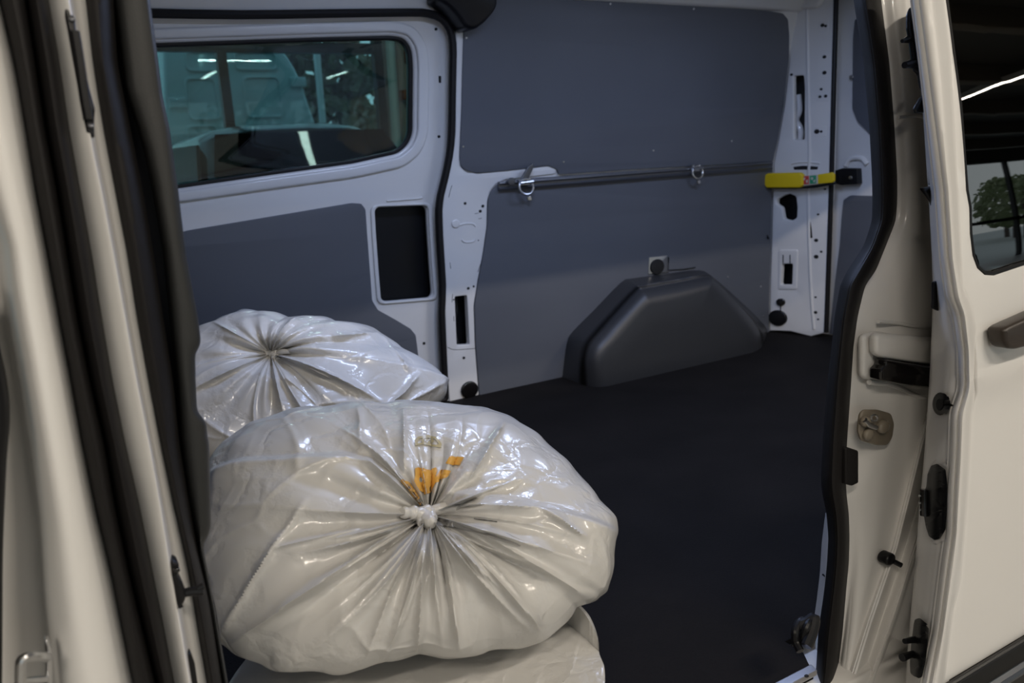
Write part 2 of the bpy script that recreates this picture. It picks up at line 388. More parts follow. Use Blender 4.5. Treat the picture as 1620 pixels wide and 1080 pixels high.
# raised frame round the window and a swelling belt below it
def ring_px(pts, grow):
    c = V((sum(p[0] for p in pts)/len(pts), sum(p[1] for p in pts)/len(pts)))
    out = []; n = len(pts)
    for i in range(n):
        a = V(pts[i-1]); b = V(pts[(i+1) % n]); t = (b-a).normalized(); nn = V((t.y, -t.x))
        if (V(pts[i])-c).dot(nn) < 0: nn = -nn
        out.append(tuple(V(pts[i])+nn*grow))
    return out
plate_uv('window_surround', [fillet([DS.px(*p) for p in ring_px(WIN, 22)], .03), fillet([DS.px(*p) for p in ring_px(WIN, 5)], .02)], DS, 0.002, 0.016, PAINT, fd, .010)
plate_uv('pocket_rim', [fillet([DS.px(*p) for p in ring_px(POCK, 9)], .028), fillet([DS.px(*p) for p in ring_px(POCK, 1.5)], .02)], DS, 0.002, 0.010, PAINT, fd, .005)
plate_uv('window_seal', [fillet([DS.px(*p) for p in ring_px(WIN, 3)], .02), fillet([DS.px(*p) for p in ring_px(WIN, -6)], .018)], DS, -0.028, -0.006, BLACK, fd, .003)
gw = plate_uv('window_pane', [fillet([DS.px(*p) for p in ring_px(WIN, 1)], .02)], DS, -0.030, -0.026, GREENGL, fd, .0005)
tag(gw, 'green tinted pane in the far sliding door')
plate_uv('pocket_liner', [fillet([DS.px(*p) for p in ring_px(POCK, 30)], .02)], DS, -0.07, -0.04, BLACK, fd, .003)
bar('belt_ridge', [(150, 372), (290, 345), (420, 322), (540, 297), (600, 288), (650, 282), (676, 283)], DS, -0.0105, 0.0145, PAINT, fd)
bar('pressed_rib', [(612, 318), (622, 317), (660, 314), (668, 312)], DS, 0.006, 0.003, PAINT, fd)
dlp = plate('lower_panel', DP, DS, 0.002, 0.010, PANEL, fd, r=.006, bevel=.002)
tag(dlp, 'grey lining board on the lower half of the door')
for x, y in [(694.6, 216), (671, 543), (690, 46)]: disc('drilled_hole', (x, y), 2.2, DS, 0.002, 0.0055, HOLE, fd, n=12, bevel=.0005)
plate('drilled_slot', [(694, 120), (698, 120), (698, 131), (694.5, 131)], DS, 0.002, 0.0055, HOLE, fd, bevel=.0005)

# ------------------------------------------------ lining boards on the far side
UP = [(734, -40), (734, 51), (730.6, 176), (727.5, 250), (729, 262), (736, 269), (756, 274), (810, 269), (868, 262), (882, 268), (884, 276), (1000, 268), (1223, 256), (1230.5, 222), (1240, 167), (1248.6, 92), (1249, 55.6), (1247, 30.5), (1239, 21), (1217, 17), (1150, 12.5), (1050, 7), (911, 0), (800, -4)]
up = plate('lining_board', UP, FAR, 0.0, 0.008, PANEL, None, r=.008, bevel=.002)
tag(up, 'large grey lining board above the lashing rail on the far side wall', 'wall panel', 'grey lining boards on the far side')
LO = [(884, 279), (852, 280.5), (800, 286.5), (787, 292), (777, 303), (772.5, 317), (771.5, 358), (765.5, 400), (757.5, 442), (751, 483), (753, 546), (759, 626), (800, 616), (900, 596), (1217, 526), (1216.7, 514), (1217.5, 444), (1219.5, 389), (1221, 325), (1223, 258), (1000, 270.5)]
lo = plate('lining_board', LO, FAR, 0.0, 0.008, PANEL, None, r=.008, bevel=.002)
tag(lo, 'grey lining board below the lashing rail, around the wheel arch', 'wall panel', 'grey lining boards on the far side')
for o, pts in ((up, [(733, 232), (892, 256), (1034, 238), (1158, 223), (738, 60), (966, 6), (1098, 14)]), (lo, [(1204, 453), (1152, 438), (1208, 500)])):
    for p in pts: disc('screw_head', p, 1.5, FAR, 0.0078, 0.0095, ZINC, o, n=10, bevel=.0006)

# ------------------------------------------------ lashing rail and its rings
x0, z0 = FAR.px(790, 294.5, .02); x1, z1 = FAR.px(1222, 261.5, .02)
rail = None
bm = bmesh.new(); prev = None
prof = [(-.016, 0), (-.016, .013), (-.010, .015), (-.005, .011), (-.005, .004), (.004, .004), (.004, .011), (.009, .015), (.016, .013), (.016, 0)]
for i in range(13):
    t = i/12; x = x0+(x1-x0)*t; z = z0+(z1-z0)*t
    cur = [bm.verts.new(FAR.map(x, z+a*0.92, 0.0085+b)) for a, b in prof]
    if prev:
        for k in range(10): bm.faces.new((prev[k], prev[(k+1) % 10], cur[(k+1) % 10], cur[k]))
    else: bm.faces.new(cur)
    prev = cur
bm.faces.new(prev)
rail = tag(link_mesh('lashing_rail', bm, ALU, None), 'long dark aluminium lashing rail across the far side wall', 'rail')
def ring(px, label, k, lever):
    u, v = FAR.px(px[0], px[1], .03)
    t = thing('lashing_ring', label, 'lashing ring', FAR.map(u, v, .02), 'lashing rings on the rail')
    S = FAR
    bm = bmesh.new(); box_bm(bm, (-.024*k, -.006, -.011), (.024*k, .006, .011)); bmesh.ops.bevel(bm, geom=bm.edges[:], offset=.003, segments=2, affect='EDGES')
    for q in bm.verts: q.co = S.map(u+q.co.x, v+q.co.z+.004, .030+q.co.y)
    link_mesh('slider', bm, ZINC, t)
    pts = [S.map(u+.028*k*math.sin(a), v-.014*k-.026*k*math.cos(a)*1.0, .04+.006*math.cos(a)) for a in [2*math.pi*i/24 for i in range(24)]]
    tube('ring', pts, .0045*k, ZINC, t, closed=True)
    if lever: 
        plate_uv('lever', [fillet([(u-.03, v+.0), (u+.012, v+.055), (u+.030, v+.066), (u+.036, v+.055), (u+.010, v+.008)], .006)], S, .028, .036, ALU, t, .002, 0)
        disc('spring_knob', (px[0]-20, px[1]-2), 6, S, .022, .034, ALU, t)
    plate_uv('tab', [fillet([(u+.006, v-.050*k), (u+.022*k, v-.046*k), (u+.026*k, v-.062*k), (u+.012*k, v-.062*k)], .003)], S, .030, .036, ZINC, t, .001, 0)
    tube('crossbar', [S.map(u-.026*k, v+.0, .044), S.map(u+.026*k, v+.003, .044)], .006*k, ZINC, t)
ring((830, 289), 'zinc lashing ring with raised lever, left end of the rail', 1.0, True)
ring((1101, 267), 'small zinc lashing ring further along the rail, left of the yellow strap', 0.95, False)

# ------------------------------------------------ wheel arch
def arch():
    back = [(889, 604, 0), (893, 560, 0), (897, 538, 0), (905, 524, 0), (940, 489, 0), (982, 446, 0), (1000, 440, 0), (1050, 433, 0), (1104, 427, 0), (1125, 436, 0), (1165, 470, 0), (1208, 512, 0), (1214, 527, 0)]
    B = [FAR.hit(x, y, 0.004) for x, y, _ in back]
    fz = [(941, 612), (937, 575), (945, 548), (965, 524), (990, 494), (1018, 464), (1030, 460), (1080, 450), (1126, 440), (1135, 445), (1170, 484), (1197, 520), (1204, 553)]
    FS = planeY(2.30)
    Fr = [FS.hit(x, y) for x, y in fz]
    B[0].z = B[-1].z = Fr[0].z = Fr[-1].z = -0.001
    def path(P): return smooth_path(P, 3)
    Bp, Fp = path(B), path(Fr)
    c = sum(Fp, V())/len(Fp)
    n = len(Bp); bm = bmesh.new(); rows = []
    # section from wall to front face with a generously rounded edge
    steps = [(0, 0), (.02, 0.02), (.55, .55), (.75, .74)] 
    for k, t in enumerate([0, .25, .5, .68]):
        rows.append([Bp[i].lerp(Fp[i], t) for i in range(n)])
    base = V((c.x, 2.30, 0.0))
    for a in [0, 22, 45, 68, 90]:
        a = math.radians(a); r = []
        for i in range(n):
            dirn = (base-Fp[i]); dirn.y = 0; dirn.z = dirn.z*1.0
            L = dirn.length; dirn = dirn/L if L > 1e-6 else dirn
            if i in (0, n-1): dirn.z = 0
            e = .055
            p = Bp[i].lerp(Fp[i], .68+.32*math.sin(a)) + dirn*e*(1-math.cos(a))
            r.append(p)
        rows.append(r)
    R = [[bm.verts.new(p) for p in r] for r in rows]
    for a in range(len(R)-1):
        for i in range(n-1): bm.faces.new((R[a][i], R[a][i+1], R[a+1][i+1], R[a+1][i]))
    # front face: shrink rings to centre line on the floor
    last = rows[-1]; prev = R[-1]
    for s in (.3, .6, .85):
        r = []
        for i in range(n):
            p = last[i].lerp(V((last[i].x*.25+base.x*.75, last[i].y, -0.001)), s); r.append(bm.verts.new(p))
        for i in range(n-1): bm.faces.new((prev[i], prev[i+1], r[i+1], r[i]))
        prev = r
    vb = bm.verts.new(V((base.x, 2.30, -0.001)))
    for i in range(n-1): bm.faces.new((prev[i], prev[i+1], vb))
    for v in bm.verts: v.co.z = max(v.co.z, 0.0)
    o = link_mesh('wheel_arch_cover', bm, ARCH, None, 80)
    return tag(o, 'dark grey moulded wheel arch cover standing on the floor at the far wall', 'wheel arch')
arch()
ub = thing('bracket', 'small zinc bracket with a black hole above the wheel arch', 'bracket', FAR.hit(1041, 421, .01))
plate('plate', [(1027, 407), (1056, 404), (1059, 431), (1026, 434)], FAR, .006, .0115, ZINC, ub, r=.004)
disc('socket', (1041, 422), 12, FAR, .010, .018, HOLE, ub, bevel=.004)
tube('slit_line', [FAR.hit(x, y, .011) for x, y in [(1058, 407), (1057, 427), (1080, 426), (1100, 423)]], .002, HOLE, ub)  # black line drawn for the slit cut beside the bracket

# ------------------------------------------------ rear pillar (faces the cab) and rear door
RP = rear(2.775, .30)
PIL = [(1249, -40), (1249, 20), (1249.5, 92), (1241, 167), (1231.5, 222), (1224, 260), (1222, 325), (1220.5, 389), (1218.5, 444), (1217.5, 523), (1226, 523), (1250, 524), (1282, 532), (1306, 526), (1312, 389), (1317, 278), (1321, 100), (1324, -40)]
H1 = [(1255, 120), (1271, 119), (1272.5, 140), (1272, 221), (1256, 221)]
H2 = [(1238, 310), (1249, 306), (1259, 311), (1261, 328), (1260, 345), (1252, 349), (1240, 346), (1237, 328), (1228, 322), (1229, 315)]
H3 = [(1237, 417), (1254, 417), (1253, 450), (1235, 450)]
plate('rear_pillar', PIL, RP, -0.02, 0.0, PAINT, van, r=.004, holes=[H1, H2, H3], bevel=.005, hr=.008)
plate('dark_slot_backing', [(1250, 100), (1290, 100), (1290, 240), (1250, 240)], RP, -.10, -.08, PLAST, van)
tube('cable_loom', [RP.hit(x, y, -.05) for x, y in [(1262, 150), (1264, 175), (1259, 190), (1266, 205), (1265, 222)]], .014, PAINT, van, sm=4)
plate('dark_slot_backing', [(1225, 300), (1270, 300), (1266, 460), (1225, 460)], RP, -.08, -.06, BLACK, van)
# second face: flange towards the rear door, 1 cm further back with a soft ridge
bar('pillar_ridge', [(1277, -30), (1278, 60), (1279, 140), (1281, 240), (1279, 300), (1281, 400), (1284, 470), (1288, 520)], RP, -0.002, .007, PAINT, van)
plate('slit', [(1255, 264), (1270, 262), (1294, 263.5), (1293, 268), (1256, 268.5)], RP, -.001, .0012, HOLE, van, bevel=.0004)
bar('pressed_rib', [(1252, 259), (1270, 256), (1297, 258)], RP, .0, .004, PAINT, van)
for pts in ([(1239, 403), (1239, 416)], [(1250, 403), (1250, 416)]): bar('clip_prong', pts, RP, .003, .0025, HOLE, van)
plate('socket_rim', [(1232, 395), (1262, 395), (1260, 458), (1231, 458)], RP, -.002, .004, PAINT, van, r=.01, holes=[H3], bevel=.003)
disc('black_plug', (1234, 478), 5.5, RP, -.002, .008, GLOSSB, van)
disc('rubber_grommet', (1229, 503), 12, RP, -.002, .010, BLACK, van, bevel=.004)
tube('pull_cord', [RP.hit(x, y, .006) for x, y in [(1235, 482), (1235, 492), (1231, 499)]], .002, BLACK, van)
for x, y, r in [(1301, 40, 2.5), (1306, 41, 1.8), (1304, 90, 2.3), (1304, 115, 2.6), (1299, 141, 1.8), (1297, 153, 2), (1306, 152, 2.2), (1292, 208, 3.4), (1299, 208, 1.8), (1294, 339, 1.6), (1291, 380, 2.6), (1291, 406, 3), (1299, 398, 1.6), (1290, 470, 1.5), (1290, 494, 2.3), (1294, 505, 1.5), (1252, 118, 1.8), (1305, 299, 1.5)]:
    disc('drilled_hole', (x, y), r, RP, -.001, .0012, HOLE, van, n=12, bevel=.0004)
for q in ([(1294, 33), (1311, 32), (1310, 50), (1294, 51)], [(1292, 148), (1313, 147), (1312, 160), (1291, 160)], [(1288, 200), (1308, 199), (1307, 216), (1287, 216)]):
    plate('pressed_pad', q, RP, -.002, .0008, PAINT, van, r=.003, bevel=.0015)
plate('pressed_rib', [(1280, 377), (1285, 376), (1284, 364), (1282, 350)], RP, -.001, .0012, HOLE, van, bevel=.0004)
RS = [(1324, -40), (1321.5, 50), (1319, 139), (1315.5, 278), (1312, 389), (1307, 525)]
tube('rear_opening_seal', [RP.hit(x, y, -.004) for x, y in RS], .010, SEALM, van, sm=3)
# top corner gusset
plate('corner_gusset', [(1237, -40), (1240, 8), (1262, 14), (1292, 12), (1300, -2), (1300, -40)], RP, 0, .03, PAINT, van, r=.02, bevel=.012)

rd = thing('rear_door', 'closed white rear door with grey boards behind the rear pillar', 'door', (2.93, 1.75, 0.0))
RD = rear(2.90, .05)
plate_uv('door_shell', [[(2.36, -.02), (2.36, 1.40), (0.95, 1.40), (0.95, -.02)]], RD, -.03, 0.0, PAINT, rd, .004, .2)
u1 = [(1352, 30), (1349, 60), (1348, 172), (1356, 192), (1378, 214), (1460, 250), (1520, 30)]
plate('upper_panel', u1, RD, .002, .012, PANEL, rd, r=.01)
plate('lower_panel', [(1530, 318), (1383, 310), (1345, 309), (1334, 316), (1331, 345), (1328, 389), (1321, 442), (1312, 528), (1400, 530), (1530, 560)], RD, .002, .012, PANEL, rd, r=.008)
bar('pressed_rib', [(1338, 262), (1345, 252), (1362, 250), (1372, 260)], RD, .002, .010, PAINT, rd)
disc('screw', (1346, 122), 3, RD, .0, .016, ZINC, rd)
plate('strap_bracket', [(1319, 270), (1332, 266), (1356, 266.5), (1357, 291), (1330, 293), (1320, 290)], RD, .0, .03, BLACK, rd, r=.005, bevel=.004)
disc('rivet', (1345, 281), 2.5, RD, .029, .033, ZINC, rd)
# yellow strap
ST = rear(2.74, .30)
st = thing('door_strap', 'yellow rear door strap with red and green label across the rear pillar', 'strap', ST.hit(1255, 285))
plate('sleeve', [(1209, 277), (1214, 274), (1264, 273), (1269, 277), (1269, 293), (1264, 297), (1212, 297), (1209, 293)], ST, .0, .022, YEL, st, r=.004, bevel=.005)
plate('strap_end', [(1293, 276), (1316, 272.5), (1319, 276), (1319, 286), (1316, 289), (1293, 291)], ST, .0, .012, YEL, st, r=.003, bevel=.003)
lab = plate('label', [(1268, 278), (1294, 276), (1294, 291), (1268, 294)], ST, .0, .012, LBL, st, bevel=.001)
for q, m_ in (([(1269.5, 279), (1279.5, 278), (1279.5, 291), (1269.5, 292)], RED), ([(1281, 278), (1291, 277), (1291, 290), (1281, 291)], GRN)): plate('printed_field', q, ST, .0118, .0128, m_, lab, bevel=.0003)
for q in ([(1271, 281), (1274, 281), (1273, 285), (1271, 285)], [(1275, 285), (1278, 284), (1278, 289), (1275, 289)], [(1283, 280), (1287, 281), (1285, 285), (1283, 284)], [(1287, 285), (1290, 284), (1289, 288), (1286, 288)]):
    plate('printed_mark', q, ST, .0126, .0134, LBL, lab, bevel=.0002)
plate('webbing', [(1200, 292), (1262, 296.5), (1300, 291), (1321, 288), (1321, 291.5), (1290, 297), (1256, 299), (1200, 298)], ST, -.006, .004, BLACK, st, bevel=.001)
plate('buckle', [(1199, 277), (1209, 276), (1209, 297), (1198, 297)], ST, .0, .016, ALU, st, r=.002, bevel=.002, holes=[[(1201.5, 280), (1205, 280), (1205, 293), (1201.5, 293)]], hr=.001)
tube('black_loop', [ST.hit(x, y, -.01) for x, y in [(1200, 296), (1197, 315), (1199, 340), (1207, 360), (1216, 378)]], .004, BLACK, st, sm=4)  # thin dark curve hanging down from the buckle

# ================================================================== NEAR SIDE, LEFT: front pillar strips
E1 = [(1, 0), (24, 100), (41, 200), (57, 300), (76, 400), (94, 500), (113, 600), (131, 700), (151, 800), (175, 900), (211, 1080)]
E1b = [(40, 0), (56, 100), (71, 200), (90, 300), (106, 400), (122, 500), (142, 600), (165, 700), (182, 800), (203, 900), (246, 1080)]
E2 = [(75, 0), (93, 100), (107, 200), (125, 300), (143, 400), (159, 500), (176, 600), (196, 700), (219, 800), (239, 900), (259, 1000), (274, 1080)]
E3 = [(108, 0), (128, 120), (146, 240), (159, 300), (178, 400), (196, 500), (214, 600), (234, 700), (252, 800), (268, 900), (299, 1080)]
E4 = [(133, 0), (144, 100), (160, 200), (179, 300), (198, 400), (213, 500), (231, 600), (250, 700), (271, 800), (294, 900), (310, 1000), (324, 1080)]
E5 = [(176, 0), (182, 100), (202, 200), (222, 300), (239, 400), (254, 500), (270, 600), (280, 700), (290, 760), (306, 850), (330, 950), (350, 1080)]
E6 = [(182, 0), (193, 83), (201, 144), (220, 200), (232, 240), (245, 300), (262, 400), (272, 500), (281, 600), (288, 700), (298, 780), (312, 860), (335, 960), (354, 1080)]
E7 = [(237.5, 0), (244, 50), (251, 100), (257, 150), (268, 200), (275, 250), (282, 300), (294, 400), (313, 500), (318, 538), (316, 548), (309, 560), (309.5, 600), (312, 650), (322, 662), (327, 670), (328, 690), (331, 700), (334, 830), (331, 845), (322, 858), (324, 880), (331, 911), (347, 1000), (361, 1080)]
RL = [(-70, 0), (-62, 200), (-2, 389), (4, 455), (13, 507), (26, 578), (35, 633), (46, 700), (63, 823), (70, 929), (83, 1052), (88, 1100)]
def sh(pts, dx): return [(x+dx, y) for x, y in pts]
def mixc(a, b, t):
    ys = [y for _, y in a]; xb = at_rows(b, ys)
    return [(x*(1-t)+q*t, y) for (x, y), q in zip(a, xb)]
loft('front_pillar', [(sh(RL, -110), .905), (sh(RL, -50), .87), (sh(RL, -8), .845), (sh(RL, 4), .815), (mixc(RL, E1, .35), .785), (mixc(RL, E1, .75), .79), (sh(E1, -4), .81), (sh(E1, 14), .84)], PAINT, van, sub=4)
loft('front_door_seal', [(sh(E1, -2), .818), (sh(E1, 4), .798), (mixc(E1, E1b, .5), .785), (sh(E1b, -4), .792), (sh(E1b, 1), .815)], RUBBER, van, sub=3, thick=.012)
loft('front_door_seal', [(sh(E1b, -1), .818), (sh(E1b, 5), .80), (mixc(E1b, E2, .5), .788), (sh(E2, -4), .797), (sh(E2, 2), .818)], RUBBER, van, sub=3, thick=.012)
loft('pillar_flange', [(sh(E2, -12), .835), (sh(E2, 1), .822), (mixc(E2, E3, .5), .812), (sh(E3, -2), .803), (sh(E3, 3), .806), (mixc(E3, E4, .5), .83), (sh(E4, 10), .85)], PAINT, van, sub=3)
loft('opening_seal', [(sh(E4, -1), .858), (sh(E4, 6), .838), (mixc(E4, E5, .5), .83), (sh(E5, -4), .845), (sh(E5, 4), .875)], RUBBER, van, sub=3, thick=.012)
loft('trim_channel', [(sh(E5, -6), .885), (sh(E5, 3), .895), (sh(E6, 6), .895)], TROUGH, van, sub=2, thick=.012)
loft('pillar_trim', [(sh(E6, -4), .893), (sh(E6, 3), .868), (mixc(E6, E7, .5), .862), (sh(E7, -7), .865), (sh(E7, -1.5), .87), (sh(E7, 0), .88)], PLAST, van, sub=2, thick=.03, sm=1, step=6)
# contact strip and latch pieces on the flange
NF = near(.812)
cs = plate('contact_strip', [(103, 14), (107, 13), (119, 28), (121, 52), (129, 60), (137, 118), (142, 140), (151, 172), (149, 195), (150, 217), (145, 218), (137, 210), (132, 185), (122, 130), (113, 80), (107, 45), (103, 25)], NF, -.004, .010, BLACK, van, r=.002, bevel=.003, grid=.05)
for p in ((114, 30), (144, 199)): disc('screw_head', p, 3.5, NF, .009, .0125, ALU, van)
bar('contact_rib', [(118, 50), (126, 100), (133, 150), (140, 190)], NF, .010, .004, BLACK, van)
NL = near(.825)
lt = plate('latch_plate', [(270, 892), (274, 887), (284, 892), (285, 905), (281, 912), (290, 922), (294, 935), (295, 948), (289, 960), (286, 966), (280, 958), (277, 940), (274, 920)], NL, .0, .022, BLACK, van, r=.002, bevel=.004)
disc('screw_head', (280, 903), 4, NL, .020, .026, GLOSSB, van)
tube('latch_pin', [NL.hit(288, 938, .015), NL.hit(305, 935, .018), NL.hit(322, 934, .02)], .0042, BLACK, van)
tube('latch_pin', [NL.hit(312, 931, .02), NL.hit(322, 926, .02)], .003, BLACK, van)
plate('lower_contact', [(297, 1034), (303, 1034), (309, 1050), (314, 1085), (314, 1130), (304, 1130), (299, 1080)], NL, .0, .014, BLACK, van, r=.002, bevel=.003)
# striker loop low on the front pillar
NS = near(.79)
sk = thing('door_striker', 'chrome door striker loop low on the white front pillar at the left edge', 'striker', NS.hit(55, 1050))
tube('loop', [NS.hit(x, y, w) for x, y, w in [(74, 1040, .0), (62, 1038, .012), (47, 1038, .02), (35, 1043, .024), (33, 1056, .024), (33, 1100, .024), (40, 1104, .02), (74, 1104, .0)]], .0042, ZINC, sk, sm=3)
plate('base_plate', [(70, 1012), (76, 1012), (83, 1030), (84, 1110), (74, 1110), (72, 1040)], near(.80), .0, .010, ZINC, sk, r=.002, bevel=.002)
tube('cross_pin', [NS.hit(33, 1078, .022), NS.hit(72, 1074, .0)], .003, ZINC, sk)
# dark rubber of the open front door at the left edge
SD = [(-25, 440), (-12, 500), (0, 559), (10.7, 607), (17, 661), (10.7, 725), (6.4, 822), (4, 900), (3, 1080)]
loft('door_sill_seal', [(sh(SD, -90), .80), (sh(SD, -40), .775), (sh(SD, -4), .78), (sh(SD, 0), .80)], BLACK, van, y0=440, sub=3, thick=.02)

# ================================================================== NEAR SIDE, RIGHT: rear edge of the door opening
SLc = [(1348, -100), (1353, 0), (1369, 100), (1378, 200), (1382, 278), (1383, 320), (1382, 350), (1369, 390), (1342, 430), (1332, 450), (1323, 500), (1318, 550), (1312, 600), (1304, 700), (1301, 760), (1303, 780), (1310, 813), (1313, 850), (1311, 890), (1307, 930), (1297, 1000), (1292, 1080), (1280, 1200)]
SRc = [(1389, -100), (1394, 0), (1407, 100), (1415, 200), (1419.5, 278), (1419.5, 320), (1417, 350), (1401, 390), (1385, 430), (1369, 450), (1357, 500), (1350, 550), (1347, 600), (1340, 700), (1338, 750), (1339, 780), (1343, 813), (1344, 850), (1343, 890), (1339, 930), (1333, 1000), (1323, 1080), (1310, 1200)]
loft('opening_seal', [(SLc, .855), (sh(SLc, 4), .84), (mixc(SLc, SRc, .4), .82), (mixc(SLc, SRc, .75), .822), (sh(SRc, -3), .835), (sh(SRc, 1), .855)], RUBBER, van, y0=-100, sub=4, thick=.003, step=8, sm=1)
Bc = [(1462, -100), (1466, 0), (1475, 150), (1488, 300), (1492, 500), (1492, 600), (1478, 640), (1458, 710), (1436, 800), (1418, 872), (1405, 908), (1378, 988), (1350, 1080), (1316, 1200)]
F2 = [(1480, -100), (1490, 0), (1510, 150), (1530, 300), (1530, 560), (1512, 690), (1466, 816), (1439, 902), (1417, 972), (1383, 1069), (1340, 1200)]
loft('rear_jamb', [(sh(SRc, -16), .858), (sh(SRc, 3), .848), (mixc(SRc, Bc, .25), .836), (mixc(SRc, Bc, .5), .827), (mixc(SRc, Bc, .72), .826), (sh(Bc, -8), .822), (sh(Bc, 0), .812), (mixc(Bc, F2, .4), .822), (mixc(Bc, F2, .8), .806), (F2, .800), (sh(F2, 5), .815)], PAINT, van, y0=-100, sub=3, step=8)
loft('body_side', [(sh(F2, 2), .815), (sh(F2, 8), .84), (sh(F2, 60), .835), ([(1650, 0), (1650, 1200)], .80), ([(1800, 0), (1800, 1200)], .79)], PAINT, van, y0=-100, sub=2)
NJ = near(.826)
# grab recess: raised pad, ledge and the black roller cover in it
plate('recess_back', [(1366, 530), (1392, 524), (1500, 548), (1500, 625), (1445, 618), (1420, 605), (1366, 600)], NJ, -.012, .001, PAINT, van, r=.012, bevel=.006, grid=0)
plate('raised_pad', [(1393, 527), (1440, 531), (1500, 536), (1500, 580), (1440, 573), (1395, 566), (1387, 560), (1387, 533)], near(.822), .0, .016, PAINT, van, r=.010, bevel=.006, grid=0)
plate('roller_housing', [(1402, 569), (1440, 575), (1500, 584), (1500, 617), (1440, 611), (1394, 602), (1394, 586), (1402, 578)], near(.822), .0, .022, GLOSSB, van, r=.004, bevel=.004, grid=0)
bar('jamb_ledge', [(1375, 604), (1390, 606), (1404, 607), (1424, 614), (1450, 626), (1466, 628), (1480, 626)], near(.828), .0, .0045, PAINT, van)
bar('jamb_ledge', [(1390, 508), (1420, 511), (1445, 516), (1470, 518), (1482, 514)], near(.826), .0, .003, PAINT, van)
bar('jamb_ledge', [(1421, 186), (1435, 184), (1452, 183), (1462, 186)], near(.826), .0, .003, PAINT, van)
# clear lock cover
NC = near(.82)
lc = thing('lock_cover', 'smoky clear plastic lock cover on the white rear jamb', 'lock cover', NC.hit(1388, 676))
plate('base', [(1362, 656), (1368, 648), (1390, 648), (1411, 654), (1416, 670), (1413, 692), (1405, 705), (1388, 705), (1364, 698), (1359, 682)], NC, .0, .006, CLEAR, lc, r=.006, bevel=.003, grid=0)
for p, r_, wh in (((1374, 668), 8, .016), ((1402, 676), 10, .016), ((1378, 688), 9, .014)): disc('bulge', p, r_, NC, .004, wh, CLEAR, lc, bevel=.005)
tube('screw_eye', [NC.hit(1383+5*math.cos(a), 661+5*math.sin(a), .014) for a in [i*math.pi/6 for i in range(12)]], .0016, ZINC, lc, closed=True)
tube('striker_bar', [NC.hit(x, y, .014) for x, y in [(1368, 664), (1375, 672), (1386, 676)]], .004, ZINC, lc, sm=3)
NB = near(.845)
bfr = plate('rubber_buffer', [(1338, 709), (1343, 708), (1359, 713), (1359, 764), (1349, 769), (1338, 766)], NB, .0, .026, RUBBER, None, r=.003, bevel=.003, grid=0)
tag(bfr, 'black rubber buffer block beside the seal below the clear lock cover', 'buffer')
pt = thing('guide_pin', 'black rubber stop peg low on the white rear jamb', 'stop peg', NC.hit(1412, 886))
disc('head', (1411, 886), 9, NC, -.004, .016, BLACK, pt, bevel=.004)
tube('stem', [NC.hit(1414, 888, .012), NC.hit(1426, 894, .02)], .0042, BLACK, pt)
# inner face of the jamb seen behind the seal, low down, with folded webbing at its foot
loft('jamb_inner', [([(1309, 810), (1303, 860), (1300, 908), (1295, 950), (1290, 985), (1268, 1031)], .93), ([(1318, 810), (1316, 860), (1314, 908), (1312, 950), (1308, 985), (1292, 1052)], .885), ([(1330, 810), (1330, 1052)], .87)], PAINT, van, y0=812, y1=1050, sub=2, step=6, sm=0)
tube('jamb_joint', [near(.91).hit(1301, 908), near(.9).hit(1310, 915)], .0015, HOLE, van)
FL = flat(0.0)
wb = thing('black_loop', 'crumpled black webbing loop on the floor at the foot of the rear jamb', 'strap', FL.hit(1268, 1020))
tube('loop', [EYE+ray(x, y)*t for x, y, t in [(1266, 1030, 1.24), (1259, 1015, 1.25), (1258, 1000, 1.25), (1263, 985, 1.26), (1272, 980, 1.27), (1281, 981, 1.26), (1277, 990, 1.25), (1272, 1003, 1.25), (1270, 1018, 1.25)]], .006, BLACK, wb, sm=5)
tube('tail', [EYE+ray(x, y)*t for x, y, t in [(1262, 990, 1.26), (1276, 985, 1.26), (1288, 978, 1.26), (1284, 1000, 1.25), (1275, 1022, 1.24)]], .009, BLACK, wb, sm=5)
# aluminium sill plate along the floor edge
a, b = FL.px(1283, 1059), FL.px(1292, 1067)
sl = plate_uv('sill_strip', [fillet([(a[0], a[1]), (b[0]-.002, b[1]-.003), (b[0]-.9, b[1]-.003), (a[0]-.9, a[1])], .003)], flat(0.001), 0, .010, ALUB, None, .002, 0)
tag(sl, 'bright aluminium strip edging the cargo floor at the door opening', 'sill strip')
disc('screw_hole', (1276, 1068), 3, flat(.011), -.001, .001, HOLE, sl)
plate_uv('sill', [[(.02, .755), (.02, .90), (1.2, .90), (1.2, .755)]], flat(-.175), 0, .145, PAINT, van, .008, 0)

